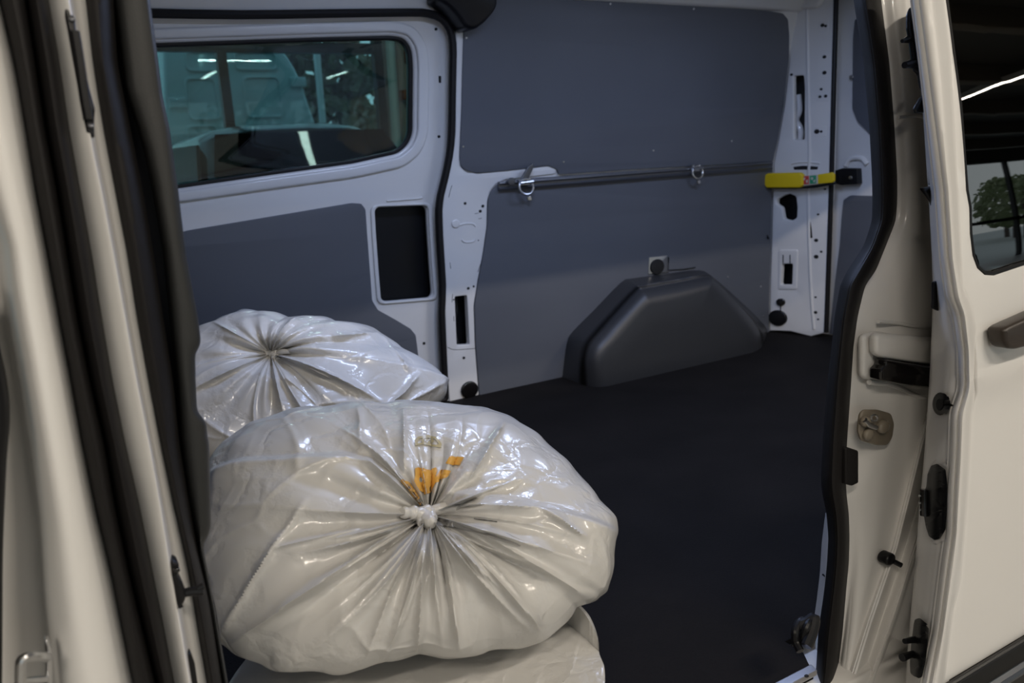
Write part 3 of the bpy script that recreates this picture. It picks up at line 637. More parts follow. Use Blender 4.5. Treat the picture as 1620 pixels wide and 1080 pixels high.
def onbag(bvh, x, y, off=.0):
    d = ray(x, y).normalized(); h = bvh.ray_cast(EYE, d)
    if h[0] is None: return None
    nrm = h[1] if h[1].dot(d) < 0 else -h[1]
    return h[0]+nrm*off
def decal(name, polys, bvh, m, parent, off=.0016, cell=3.0, r=2.0, thick=0):
    cu = bpy.data.curves.new('tmp', 'CURVE'); cu.dimensions = '2D'; cu.fill_mode = 'FRONT'
    for lp in polys:
        lp = fillet(lp, r); sp = cu.splines.new('POLY'); sp.points.add(len(lp)-1); sp.use_cyclic_u = True
        for i, p in enumerate(lp): sp.points[i].co = (p[0], p[1], 0, 1)
    o = bpy.data.objects.new('tmp', cu); COL.objects.link(o); bpy.context.view_layer.update()
    me = bpy.data.meshes.new_from_object(o.evaluated_get(bpy.context.evaluated_depsgraph_get())); bpy.data.objects.remove(o)
    bm = bmesh.new(); bm.from_mesh(me); bpy.data.meshes.remove(me)
    for ax in (0, 1):
        vs = [v.co[ax] for v in bm.verts]; k = math.ceil(min(vs)/cell)
        while k*cell < max(vs):
            co_ = [0, 0, 0]; co_[ax] = k*cell; no = [0, 0, 0]; no[ax] = 1
            bmesh.ops.bisect_plane(bm, geom=bm.verts[:]+bm.edges[:]+bm.faces[:], plane_co=co_, plane_no=no); k += 1
    dead = []
    for v in bm.verts:
        p = onbag(bvh, v.co.x, v.co.y, off)
        if p is None: dead.append(v)
        else: v.co = p
    bmesh.ops.delete(bm, geom=dead, context='VERTS')
    if thick:
        bmesh.ops.remove_doubles(bm, verts=bm.verts, dist=1e-5)
        fs = bm.faces[:]; be = [e for e in bm.edges if len(e.link_faces) == 1]
        bk = {v: bm.verts.new(v.co+(v.co-EYE).normalized()*thick) for v in bm.verts[:]}
        for f in fs: bm.faces.new([bk[v] for v in reversed(f.verts)])
        for e in be: bm.faces.new((e.verts[0], e.verts[1], bk[e.verts[1]], bk[e.verts[0]]))
    return link_mesh(name, bm, m, parent, 80)
# ================================================================== OPEN SLIDING DOOR ON THE RIGHT
sd = thing('sliding_door', 'white sliding door slid fully back, with dark window and handle, right edge', 'door', (1.7, .7, -.3))
I_ = [(1446, -100), (1450.6, 0), (1461.7, 83), (1468.6, 144), (1477, 278), (1479, 300), (1484.7, 411), (1486, 480), (1483, 550), (1480.5, 600), (1478, 640), (1472, 722), (1464, 808), (1461, 847), (1455.5, 919), (1450, 972), (1444, 1047), (1441.7, 1080), (1434, 1200)]
H_ = [(1447, -100), (1452, 0), (1463, 83), (1471, 150), (1486, 278), (1489, 300), (1497, 411), (1505.5, 472), (1516, 496), (1524, 555), (1525, 615), (1512, 655), (1510, 722), (1506.5, 778), (1504, 844), (1497, 891), (1483, 1002), (1466.6, 1080), (1446, 1200)]
S_ = [(1487, -100), (1492, 0), (1502, 83), (1506, 150), (1513, 278), (1515, 300), (1522, 453), (1537, 485), (1543, 520), (1544.5, 600), (1545, 622), (1536, 656), (1533, 722), (1530, 778), (1527, 820), (1519, 919), (1507.6, 964), (1493, 1080), (1476, 1200)]
edge_face = loft('door_edge', [(sh(I_, 6), .755), (I_, .745), (mixc(I_, H_, .3), .725), (mixc(I_, H_, .75), .695), (sh(H_, -1), .685), (H_, .680)], PAINT, sd, y0=-100, sub=2, thick=.01, step=8, sm=1)
loft('door_hem', [(sh(H_, 0), .684), (sh(H_, 2), .674), (mixc(H_, S_, .45), .664), (mixc(H_, S_, .8), .668), (sh(S_, 0), .671), (sh(S_, 8), .671)], PAINT, sd, y0=-100, sub=3, thick=.008, step=8, sm=1)
def skinY(z): return .621+Tnear(z)-.007*math.exp(-((z-.505)/.035)**2)
SK = Surf(lambda u, v, w: V((u, skinY(v)-w, v)), lambda p, w: p.y-(skinY(p.z)-w), lambda p: (p.x, p.z))
def skin(): # door skin: from the hem to past the picture's edge, window cut out, lower edge on the trim line
    ys = [-100, 0, 83, 150, 278, 300, 453, 485, 520, 600, 622, 656, 722, 778, 820, 919, 964, 1080, 1200]
    left = [SK.px(x, y) for x, y in zip(at_rows(sh(S_, 1), ys), ys)]
    zl = SK.px(1495.5, 1080)[1]
    left = [p for p in left if p[1] > zl]+[(SK.px(1496, 1080)[0], zl)]
    lp = left+[(1.95, zl), (1.95, left[0][1])]
    WN = [(1494.5, -40), (1498, 0), (1509, 83), (1520, 167), (1530, 300), (1535, 328), (1536, 369), (1540, 403), (1547, 422), (1558, 432), (1572, 433), (1620, 417), (1800, 330)]
    hole = [SK.px(x, y) for x, y in WN[:-1]]
    x2, z2 = hole[-1]; sl_ = -.02
    hole = hole+[(1.86, z2-.0), (1.90, z2+.04), (1.90, hole[0][1]), (hole[0][0]+.0, hole[0][1])][:3]
    hole = [(u, v) for u, v in hole]
    ins = [(u, v) for u, v in hole]
    plate_uv('door_skin', [lp, ins], SK, -.008, .0, PAINT, sd, .002, .02, .05)
    plate_uv('window_pane', [ins], near(.675), -.006, -.001, DARKGL, sd, .0002, .02, .05)
    # seal bead between pane and skin, and a black sheet added behind so the pane reads dark
    tube('window_seal', [SK.map(u, v, -.002) for u, v in ins[:-2]], .0035, BLACK, sd, n=8)
    loopi = [(clamp(u, 0, 3), v) for u, v in ins]
    zmid = loopi[3][1]
    plate_uv('dark_pane_backing', [[(min(1.94, u*1.09), v-.03 if v < zmid else v+.04) for u, v in loopi]], near(.735), -.006, .0, BLACK, sd, .001, .05)
    return zl
zl = skin()
# inner shell
box('inner_shell', (1.24, .692, zl), (1.95, .702, .5), PAINT, sd, .003)
# rubbing strip along the bottom
bm = bmesh.new(); pr = None; pf = [(.000, 0), (-.012, .006), (-.03, .012), (-.055, .012), (-.075, .004), (-.20, .0), (-.20, -.02), (.0, -.02)]
xs0 = SK.px(1493, 1080)[0]-.01
for i in range(9):
    x = xs0+i*(1.95-xs0)/8
    cur = [bm.verts.new(SK.map(x, zl+a, b)) for a, b in pf]
    if pr:
        for k in range(8): bm.faces.new((pr[k], pr[(k+1) % 8], cur[(k+1) % 8], cur[k]))
    else: bm.faces.new(cur)
    pr = cur
bm.faces.new(pr); tag(link_mesh('rubbing_strip', bm, mat('dark_strip_plastic', (.010, .0095, .009), .42, spec=.25), sd), 'dark plastic rubbing strip')
tube('strip_bead', [SK.map(x, zl-.001, .006) for x in (xs0, 1.95)], .005, BLACK, sd)
tube('strip_highlight', [SK.map(x, zl-.042, .010) for x in (xs0, 1.95)], .011, mat('blue_grey_highlight', (.045, .055, .07), .35), sd)  # bluish highlight along the strip, put into the colour of this rib
# handle
plate('door_handle', [(1590, 522), (1596, 517), (1625, 504), (1700, 470), (1700, 520), (1640, 545), (1610, 553), (1597, 552), (1592, 543)], SK, .004, .030, mat('brown_black_plastic', (.030, .022, .017), .4), sd, r=.006, bevel=.006, grid=0)
# furniture on the door's front edge; the face leans from the inner to the outer edge
ED = near(.735)
tg = plate('upper_guide', [(1443, 12), (1449, 9), (1452, 35), (1456, 60), (1463, 110), (1467, 143), (1461, 141), (1456, 118), (1450, 112), (1446, 90), (1442, 60), (1439, 45), (1439, 22)], ED, .0, .007, BLACK, sd, r=.002, bevel=.004)
tube('guide_pin', [ED.hit(x, y, .003) for x, y in [(1446, 63), (1436, 62), (1427, 65)]], [.005, .005, .0025], BLACK, sd)
tube('guide_pin', [ED.hit(x, y, .003) for x, y in [(1450, 100), (1440, 101), (1431, 103)]], [.007, .006, .0045], BLACK, sd)
plate('stop_wedge', [(1463, 150), (1466, 178), (1452, 179), (1449, 172), (1458, 156)], ED, .0, .006, BLACK, sd, r=.001, bevel=.002)
plate('stop_wedge', [(1461, 297), (1477, 294), (1480, 326), (1474, 318)], ED, .0, .006, BLACK, sd, r=.001, bevel=.002)
plate('edge_seal', [(1466, 184), (1470, 186), (1477, 290), (1473, 293)], ED, .0, .004, BLACK, sd, r=.001, bevel=.002)
plate('edge_seal', [(1478, 446), (1486, 444), (1486, 492), (1477, 488)], ED, .0, .005, BLACK, sd, r=.001, bevel=.002)
def bvh_of(o): return BVHTree.FromPolygons([v.co for v in o.data.vertices], [p.vertices[:] for p in o.data.polygons])
bvE = bvh_of(edge_face)
def onedge(name, px, m, off, thick, r=1.0): return decal(name, [px], bvE, m, sd, off=off, cell=5, r=r, thick=thick)
onedge('round_buffer', circ((1494.5, 639), 18, 20, .70), BLACK, .006, .008)
onedge('buffer_core', circ((1494, 640), 9, 16, .6), HOLE, .0068, .002)
onedge('lock_rim', [(1471, 742), (1480, 728), (1492, 726), (1503, 738), (1506, 765), (1504, 835), (1496, 855), (1484, 861), (1474, 854), (1467, 835), (1467, 775)], PAINT, .002, .004, 3)
onedge('lock', [(1474, 750), (1480, 736), (1490, 733), (1500, 741), (1503, 765), (1502, 800), (1500, 835), (1492, 850), (1484, 854), (1476, 848), (1471, 832), (1468, 815), (1468, 778), (1472, 770)], BLACK, .006, .008, 2)
tube('lock_catch', [onbag(bvE, 1471, y, .008) for y in (774, 788, 802, 815)], .006, GLOSSB, sd)
for y in (784, 795, 806): tube('rivet', [onbag(bvE, 1471, y, .012), onbag(bvE, 1471, y, .0155)], .0016, ZINC, sd)
onedge('lower_guide', [(1455, 980), (1463, 978), (1473, 986), (1474, 995), (1469, 1045), (1463, 1070), (1455, 1072), (1448, 1066), (1447, 1050), (1449, 1020), (1452, 997), (1453, 988)], BLACK, .007, .008, 3)
EF = near(.725)
tube('guide_pin', [EF.hit(x, y, .004) for x, y in [(1454, 1011), (1442, 1012), (1431, 1014)]], [.005, .005, .004], BLACK, sd)
tube('guide_pin', [EF.hit(x, y, .004) for x, y in [(1452, 1034), (1440, 1035), (1427, 1040)]], [.007, .005, .006], BLACK, sd)

# ================================================================== REFUSE BAGS
def interp_R(pts, cx, cy):
    A = sorted([(math.atan2(-(y-cy), x-cx), math.hypot(x-cx, y-cy)) for x, y in pts])
    A = [(a-2*math.pi, r) for a, r in A[-3:]]+A+[(a+2*math.pi, r) for a, r in A[:3]]
    def R(t):
        t = (t+math.pi) % (2*math.pi)-math.pi
        for i in range(1, len(A)-2):
            if A[i][0] <= t <= A[i+1][0]:
                s = (t-A[i][0])/max(1e-6, A[i+1][0]-A[i][0]); s2 = s*s*(3-2*s)*.5+s*.5
                return A[i][1]*(1-s2)+A[i+1][1]*s2
        return A[1][1]
    return R
def bag(label, c_px, dist, outline, knot_px, Df, Db, tilt, seed, folds, group, zmin=0.0, creases=(), knot=True, crush=0.010, nA=560, nB=220, press=None, steps=(), low=.3, famp=.030):
    rnd = random.Random(seed)
    d = ray(*c_px); d.normalize(); c = EYE+d*dist
    n = -d; e1 = V((0, 0, 1)).cross(n).normalized(); e2 = n.cross(e1)
    # measure along picture axes
    px1 = M @ V((1, 0, 0)); px2 = M @ V((0, 1, 0)); px1 = (px1-n*px1.dot(n)).normalized(); px2 = (px2-n*px2.dot(n)-px1*px2.dot(px1)).normalized()
    k = dist/F_PX*((d.dot(M @ V((0, 0, -1)))))
    R = interp_R(outline, *c_px)
    kx, ky = (knot_px[0]-c_px[0])*k, -(knot_px[1]-c_px[1])*k
    sharp = [((rnd.uniform(-2.9, -.25) if rnd.random() < low else rnd.uniform(-math.pi, math.pi)), rnd.uniform(.025, .085), rnd.uniform(.35, 1.0)*rnd.choice([1, 1, -1]), rnd.uniform(.35, 1.05), rnd.uniform(-.35, .35)) for _ in range(folds)]
    bm = bmesh.new(); rows = []
    root = thing('refuse_bag', label, 'refuse bag', c, group)
    for j in range(nB+1):
        tb = j/nB; beta = math.pi*(tb**1.0)
        s, cz = math.sin(beta), math.cos(beta)
        S = s**.80; front = max(0, cz)
        row = []
        for i in range(nA):
            al = -math.pi+2*math.pi*i/nA
            r = R(al)*k
            kk = front**1.6
            q = V((math.cos(al)*r*S+kx*kk, math.sin(al)*r*S+ky*kk))
            dep = (Df if cz > 0 else Db)*(abs(cz)**.85)*(1 if cz > 0 else -1)
            dep -= Df*.30*math.exp(-(S/.16)**2) if cz > 0 else 0      # drawn in at the knot
            if cz > -0.3:
                fall = math.exp(-((S-.30)/.30)**2)*min(1, S/.08)
                ps = 0
                for (a0, wd, am, rl, cv) in sharp:
                    da = (al-a0-cv*S+math.pi) % (2*math.pi)-math.pi
                    ww = wd*(1.0+S*.5)
                    x_ = abs(da)/ww
                    if x_ < 4: ps += am*math.exp(-x_*1.3)*math.exp(-(S/rl)**4)
                dep += famp*ps*(min(1, S/.06))*(1-.62*S)
                dep += .006*math.sin(al*17+3*S+seed)*fall
            p = c+px1*q.x+px2*q.y+n*dep-n*(q.y*tilt)
            fr = max(0, .2+cz)
            pw = p+noise.noise_vector(p*5+V((seed, 3, 1)))*.05
            dv = noise.voronoi(pw*7+V((0, seed, 0)))[0]; e_ = dv[1]-dv[0]
            dv2 = noise.voronoi(pw*16+V((seed, 0, 5)))[0]; e2_ = dv2[1]-dv2[0]
            nn = noise.noise(p*5+V((seed, 0, 0)))*.020+noise.noise(p*13+V((2, 0, seed)))*.005+crush*(.9*math.exp(-e_/.07)*(noise.noise(p*5+V((9, 1, 1)))+.35)+.30*math.exp(-e2_/.08)*(noise.noise(p*4)+.4)-.15)
            p += n*nn*min(1, S*3)*(.35+.65*fr)
            p += (px1*math.cos(al)+px2*math.sin(al))*noise.noise(p*22)*.004
            for (x0, y0, x1, y1, wd, am) in creases:
                # ridge lines given in picture units about the bag
                ax, ay = (x0-c_px[0])*k, -(y0-c_px[1])*k; bx, by = (x1-c_px[0])*k, -(y1-c_px[1])*k
                L2 = (bx-ax)**2+(by-ay)**2; tt = clamp(((q.x-ax)*(bx-ax)+(q.y-ay)*(by-ay))/L2, 0, 1)
                dd = math.hypot(q.x-ax-(bx-ax)*tt, q.y-ay-(by-ay)*tt)/(wd*k)
                if dd < 4 and cz > 0: p += n*am*math.exp(-dd)*(1-abs(2*tt-1)**3)
            for (line, am, wd) in steps:
                for m_ in range(len(line)-1):
                    (xa, ya), (xb, yb_) = line[m_], line[m_+1]
                    X = c_px[0]+q.x/k; Y_ = c_px[1]-q.y/k
                    if xa <= X < xb and cz > 0:
                        ye = ya+(yb_-ya)*(X-xa)/(xb-xa); dd = Y_-ye
                        edge = min(1, (X-line[0][0])/40, (line[-1][0]-X)/40)
                        if dd > -6: p += n*am*edge*min(1, (dd+6)/9)*math.exp(-max(0, dd-3)/wd)
                        break
            if press:
                zt = press(p)
                if p.z > zt: p.z = zt+(p.z-zt)*.12
            zf = zmin+.004+.006*abs(noise.noise(p*15))
            if p.z < zf: p.z = zf
            row.append(bm.verts.new(p))
        rows.append(row)
        if j in (0, nB): pass
    for j in range(nB):
        for i in range(nA):
            a = rows[j][i]; b = rows[j][(i+1) % nA]; c2 = rows[j+1][(i+1) % nA]; d2 = rows[j+1][i]
            bm.faces.new((a, b, c2, d2))
    bmesh.ops.remove_doubles(bm, verts=rows[0]+rows[-1], dist=.0008)
    film = link_mesh('film', bm, BAG, root, 75)
    bvh = BVHTree.FromPolygons([v.co for v in film.data.vertices], [p.vertices[:] for p in film.data.polygons])
    return root, bvh, film
# rear bag by the far door
OB = [(712, 600), (700, 592), (640, 548), (604, 522), (540, 508), (470, 505), (420, 493), (384, 491), (345, 512), (315, 527), (270, 560), (255, 620), (280, 680), (340, 720), (440, 730), (560, 715), (660, 665), (706, 616)]
rb, bvB, fB = bag('shiny white refuse bag furthest back, slumped against the far door', (470, 600), 1.98, OB, (432, 562), .20, .22, .75, 11, 11, 'white refuse bags', zmin=.0, crush=.009, famp=.026, low=0,
   creases=[(345, 512, 430, 560, 4, .022), (430, 560, 520, 545, 5, .016), (440, 562, 520, 600, 3, .020), (520, 535, 600, 524, 4, .018), (600, 524, 640, 590, 4, .014), (600, 640, 655, 590, 4, .02), (620, 640, 705, 600, 4, .012)])
# bottom bag on the floor
OC = [(958, 1008), (950, 970), (928, 940), (890, 915), (800, 900), (640, 900), (480, 920), (400, 960), (362, 1010), (352, 1080), (360, 1150), (440, 1210), (640, 1225), (840, 1205), (930, 1130), (955, 1060)]
rc, bvC, fC = bag('white refuse bag at the bottom of the pile, on the floor by the opening', (655, 1060), 1.16, OC, (700, 1100), .10, .16, .9, 23, 14, 'white refuse bags', zmin=.0,
   crush=.012, famp=.034, creases=[(745, 1010, 700, 1080, 3, .022), (790, 1000, 735, 1090, 3, .024), (930, 960, 840, 1060, 5, .020), (440, 1015, 470, 1080, 3, .016), (600, 1020, 620, 1085, 4, .016), (850, 1000, 780, 1090, 4, .018), (520, 1020, 560, 1085, 3, .014)], press=lambda p: .21 if p.x > .58 else .165)
# main bag on top with the big knot
OA = [(973, 838), (972, 822), (950, 790), (915, 735), (870, 690), (830, 655), (780, 630), (700, 622), (600, 621), (510, 628), (420, 645), (370, 668), (335, 700), (318, 760), (322, 820), (330, 880), (352, 935), (372, 972), (410, 998), (460, 1015), (540, 1025), (620, 1012), (665, 1006), (760, 1004), (850, 985), (890, 950), (925, 937), (940, 925), (958, 880)]
ra, bvA, fA = bag('large white refuse bag with a big knot and ochre print, on top of the pile', (655, 830), 1.22, OA, (676, 815), .17, .22, .62, 5, 44, 'white refuse bags', zmin=.10, crush=.008, low=.6,
   creases=[(510, 790, 400, 980, 4, .012), (668, 830, 664, 1005, 5, .024), (690, 830, 720, 1000, 4, .018), (640, 830, 410, 990, 5, .018), (650, 825, 480, 940, 4, .014), (700, 830, 840, 980, 5, .018), (720, 825, 900, 930, 5, .016), (633, 640, 640, 770, 4, .014), (560, 640, 575, 720, 5, .012), (730, 770, 800, 660, 4, .016), (676, 830, 860, 900, 4, .012), (600, 830, 470, 860, 3, .012), (700, 800, 830, 806, 4, .016), (830, 806, 900, 850, 4, .016)],
   steps=[([(325, 775), (345, 750), (400, 738), (480, 733), (545, 728), (590, 738), (630, 770), (668, 806)], .026, 80), ([(682, 802), (700, 784), (760, 788), (850, 806), (975, 842)], .018, 70)])
# knot on the main bag
def knot_on(root, bvh, x, y, s):
    def P(dx, dy, off): 
        p = onbag(bvh, x+dx*s, y+dy*s); 
        return (p if p else onbag(bvh, x, y)) + (-ray(x, y).normalized())*off*s
    bm = bmesh.new()
    q_ = .55+.45*s
    tube_bm(bm, smooth_path([P(-54, -6, .002), P(-34, -6, .012), P(-18, -2, .014), P(-6, 4, .020), P(6, 14, .012), P(14, 26, .0)], 5), [q_*(.0075+.0045*math.sin(math.pi*i/25)+.0014*math.sin(i*1.3)) for i in range(26)], 14)
    tube_bm(bm, smooth_path([P(-10, 18, .002), P(-12, 4, .018), P(-4, -9, .024), P(8, -6, .020), P(14, 8, .006)], 5), [q_*(.0065+.003*math.sin(math.pi*i/20)+.001*math.sin(i*1.7)) for i in range(21)], 14)
    tube_bm(bm, smooth_path([P(4, -8, .012), P(20, -12, .012), P(44, -16, .006), P(70, -14, .0)], 5), [q_*(.006+.003*math.sin(math.pi*i/15)) for i in range(16)], 14)
    link_mesh('knot', bm, BAG, root, 60)
knot_on(ra, bvA, 675, 815, .72)
def leaf(root, bvh, rows, name='loose_flap'):
    bm = bmesh.new(); g = []
    for pts in rows:
        pts = smooth_path([V((*p, 0)) if len(p) == 2 else V(p) for p in pts], 6)
        r = []
        for q in pts:
            p = onbag(bvh, q.x, q.y)
            if p is None: p = onbag(bvh, 700, 820)
            p = p - ray(q.x, q.y).normalized()*(q.z+.004*noise.noise(V((q.x*.05, q.y*.05, 1))))
            r.append(bm.verts.new(p))
        g.append(r)
    for a in range(len(g)-1):
        for i in range(len(g[0])-1): bm.faces.new((g[a][i], g[a][i+1], g[a+1][i+1], g[a+1][i]))
    ret = bmesh.ops.solidify(bm, geom=bm.faces[:], thickness=.0008)
    link_mesh(name, bm, BAG, root, 80)
leaf(ra, bvA, [[(690, 824, .002), (730, 824, .001), (780, 834, .001), (830, 856, .001)], [(692, 830, .006), (730, 836, .007), (780, 850, .007), (822, 864, .001)]])
knot_on(rb, bvB, 436, 561, .32)
# dark of a fold opening painted on the film, then the prints
decal('fold_gap_shade', [[(750, 819.5), (768, 820.5), (787, 823), (787, 827), (770, 825), (752, 823)]], bvA, HOLE, ra, r=.8, cell=2)
decal('printed_band', [[(458, 632), (500, 628), (545, 622), (540, 632), (500, 634), (478, 640)]], bvA, ORANGE, ra)
decal('printed_band', [[(568, 624), (584, 624), (582, 630), (568, 631)]], bvA, ORANGE, ra)
decal('printed_letter', [[(655, 741), (664, 739), (678, 744), (690, 740), (692, 745), (688, 762), (680, 778), (672, 782), (664, 776), (656, 760)], circ((666, 759), 4.5)], bvA, ORANGE, ra, r=1.5)
decal('printed_letter', [[(697, 743), (712, 744), (708, 752), (690, 764), (683, 778), (684, 765)]], bvA, ORANGE, ra, r=1.0)
decal('printed_letter', [[(712, 722), (735, 724), (728, 737), (706, 734)]], bvA, ORANGE, ra, r=1.0)
decal('printed_letter', [[(634, 758), (648, 764), (660, 784), (668, 800), (656, 788), (648, 774)]], bvA, ORANGE, ra, r=1.0)
bd = [(655, 699), (661, 692), (676, 689), (690, 692), (698, 702), (698, 709), (690, 708), (670, 704), (657, 706)]
bdi = [(660, 700), (664, 695), (676, 692.5), (688, 695), (694, 703), (690, 704.5), (670, 701), (661, 702.5)]
decal('printed_badge', [bd, bdi], bvA, BADGE, ra, r=1.0)
decal('printed_badge', [circ((677, 698), 6.5, 20, 1.5), circ((677, 698), 4.5, 20, 1.5)], bvA, BADGE, ra, r=0)
for dx, dy in ((-3.5, -1.2), (3.5, -1.2), (0, 2.2)): decal('printed_badge', [circ((677+dx, 698+dy), 1.5, 8, 1.3)], bvA, BADGE, ra, r=0, cell=2)

# ================================================================== HALL AND OUTDOORS
CONC = mat('pale_hall_floor', (.36, .35, .33), .35, vary=(.8, (.30, .29, .27), .3, .7))
HWALL = mat('hall_wall_paint', (.30, .27, .23), .7); HCEIL = mat('hall_ceiling', (.16, .16, .15), .7)
FRAME = mat('dark_window_frame', (.02, .02, .022), .45); LAMPW = mat('lamp_housing', (.7, .7, .68), .5)
hf = box('floor', (-9, -10.2, -.60), (26, 8.6, -.55), CONC); hf.name = 'floor.hall'; tag(hf, kind='structure'); hf.name = 'floor'
hc = box('ceiling', (-9, -10.2, 3.4), (26, 8.6, 3.5), HCEIL); tag(hc, kind='structure')
tag(box('wall_left', (-9.2, -10.2, -.55), (-9, 8.6, 3.4), HWALL), kind='structure')
tag(box('wall_right', (26, -10.2, -.55), (26.2, 8.6, 3.4), HWALL), kind='structure')
for i in range(12):
    y = -9+i*1.55
    if abs(y+1.3) < .2: continue
    tag(box('trim_%d' % (i+1), (-9, y-.08, 3.12), (26, y+.08, 3.4), HWALL, None, .01), kind='structure')
seen = 0
for x, y, z in TUBES:
    seen += 1
    t = thing('ceiling_lamp', 'long tube lamp under the hall ceiling behind the photographer, outside the picture', 'lamp', (x, y, z+.02), 'tube lamps under the hall ceiling')
    dx, dy = (.8, .07) if x < 4 or y > -2 else (.07, .8)
    box('housing', (x-dx, y-dy, z+.01), (x+dx, y+dy, z+.09), LAMPW, t, .006)
t = thing('ceiling_lamp', 'long tube lamp under the hall ceiling above the black car', 'lamp', (2.5, 6.3, 3.12))
box('housing', (2.43, 5.5, 3.11), (2.57, 7.1, 3.19), LAMPW, t, .006)
# glazed wall beyond the far door: measured on the plane Y = 8.5
GY = 8.5; G = planeY(GY)
gx = [G.px(357, 150)[0], G.px(599, 120)[0]]; gz = G.px(420, 75)[1]
wn1 = thing('window_1', None, None, (gx[0], GY, -.55)); tag(wn1, kind='structure')
def mull(x, wd, name='mullion'): box(name, (x-wd/2, GY-.05, -.55), (x+wd/2, GY+.05, 3.4), FRAME, wn1)
for x in (gx[0]-2*(gx[1]-gx[0]), gx[0]-(gx[1]-gx[0]), gx[0], gx[1], gx[0]-3*(gx[1]-gx[0])): mull(x, .09)
box('transom', (-6, GY-.045, gz-.05), (gx[1], GY+.045, gz+.05), FRAME, wn1)
box('glazing', (-6, GY-.005, -.55), (gx[1], GY+.005, 3.4), HALLGL, wn1)
tag(box('wall_back', (gx[1]+.08, GY-.1, -.55), (26, GY+.1, 3.4), HWALL), kind='structure')
tag(box('wall_back', (-9, GY-.1, -.55), (-6, GY+.1, 3.4), HWALL), kind='structure')
# pipe and small red things on that wall (right edge of the pane)
pp = tag(tube('wall_pipe', [(G.px(609, 200)[0], GY-.2, -.5), (G.px(607, 70)[0], GY-.2, 2.6)], .05, mat('pale_teal_paint', (.35, .5, .5), .5)), 'pale upright pipe at the end of the glazed wall', 'pipe')
for (a_, b_) in (((632, 82), (644, 103)), ((625, 145), (640, 160))):
    p1 = G.px(a_[0], a_[1]); p2 = G.px(b_[0], b_[1])
    tag(box('wall_box', (p1[0], GY-.22, p2[1]), (p2[0], GY-.1, p1[1]), mat('dull_orange_paint', (.25, .08, .03), .5), None, .01), 'small dull orange box on the dark hall wall, '+('upper one' if a_[1] < 100 else 'lower one'), 'box', 'orange boxes on the hall wall')
# near-side glazed wall behind the photographer (seen mirrored in the door window)
wn2 = thing('window_2', None, None, (10, -10.1, -.55)); tag(wn2, kind='structure')
for i in range(15): box('mullion', (-8+i*2.4, -10.15, -.55), (-8+i*2.4+.1, -10.05, 3.4), FRAME, wn2)
box('transom', (-9, -10.15, .85), (26, -10.05, .95), FRAME, wn2)
tag(box('wall_front', (-9, -10.16, 2.9), (26, -10.04, 3.4), HCEIL), kind='structure')
# outdoors
ASPH = mat('wet_asphalt', (.11, .12, .12), .4, vary=(1.5, (.16, .17, .17), .3, .7))
tag(box('ground', (-150, 8.6, -.72), (160, 150, -.62), ASPH), kind='structure')
tag(box('ground', (-150, -150, -.72), (160, -10.2, -.62), mat('pale_paving', (.50, .52, .48), .7)), kind='structure')
LEAF = mat('grey_green_foliage', (.16, .17, .10), .8, vary=(9, (.34, .30, .22), .35, .65)); LEAF2 = mat('green_foliage', (.26, .33, .16), .8, vary=(7, (.45, .47, .32), .35, .65)); BARK = mat('grey_bark', (.10, .08, .07), .8)
def tree(label, x, y, h, r, m, seed, group):
    rnd = random.Random(seed); t = thing('tree', label, 'tree', (x, y, -.62), group)
    tube('trunk', [(x, y, -.62), (x+.1, y, h*.35), (x, y, h*.7)], [.18, .14, .07], BARK, t)
    bm = bmesh.new()
    for _ in range(420):
        a = rnd.uniform(0, 6.28); z = rnd.uniform(-1, 1); q = rnd.uniform(.35, 1)**.6; s_ = rnd.uniform(.10, .26)
        c = V((x+math.cos(a)*r*q*math.sqrt(1-z*z*.8), y+math.sin(a)*r*q*math.sqrt(1-z*z*.8), h*.58+z*h*.45))
        nrm = V((rnd.uniform(-1, 1), rnd.uniform(-1, 1), rnd.uniform(-1, 1))).normalized(); u = nrm.orthogonal().normalized(); v = nrm.cross(u)
        vs = [bm.verts.new(c+u*s_*math.cos(k*1.05)*1.3+v*s_*math.sin(k*1.05)+nrm*.05*math.cos(k*2.1)) for k in range(6)]
        bm.faces.new(vs)
    bmesh.ops.solidify(bm, geom=bm.faces[:], thickness=.02)
    link_mesh('crown', bm, m, t, smooth=False)
GT = planeY(19)
for i, (px_, yy, lb) in enumerate(((440, 25, 'leftmost tree through the far window, mostly hidden by the pale van'), (527, 22.5, 'grey-brown tree behind the white pole, seen through the far window'), (590, 28, 'grey-brown tree at the right end of the glazed wall, through the far window'))):
    x = planeY(yy).px(px_, 120)[0]
    tree(lb, x, yy, 4.2+i % 2*.4, 1.05, LEAF, i+3, None)
for i in range(12):
    tree('pale green tree outside, mirrored in the dark window of the near sliding door', 10+i*6.2, -24-(i % 3)*4, 4.2+(i % 3)*.6, 2.5, LEAF2, 50+i, 'green trees behind the photographer')
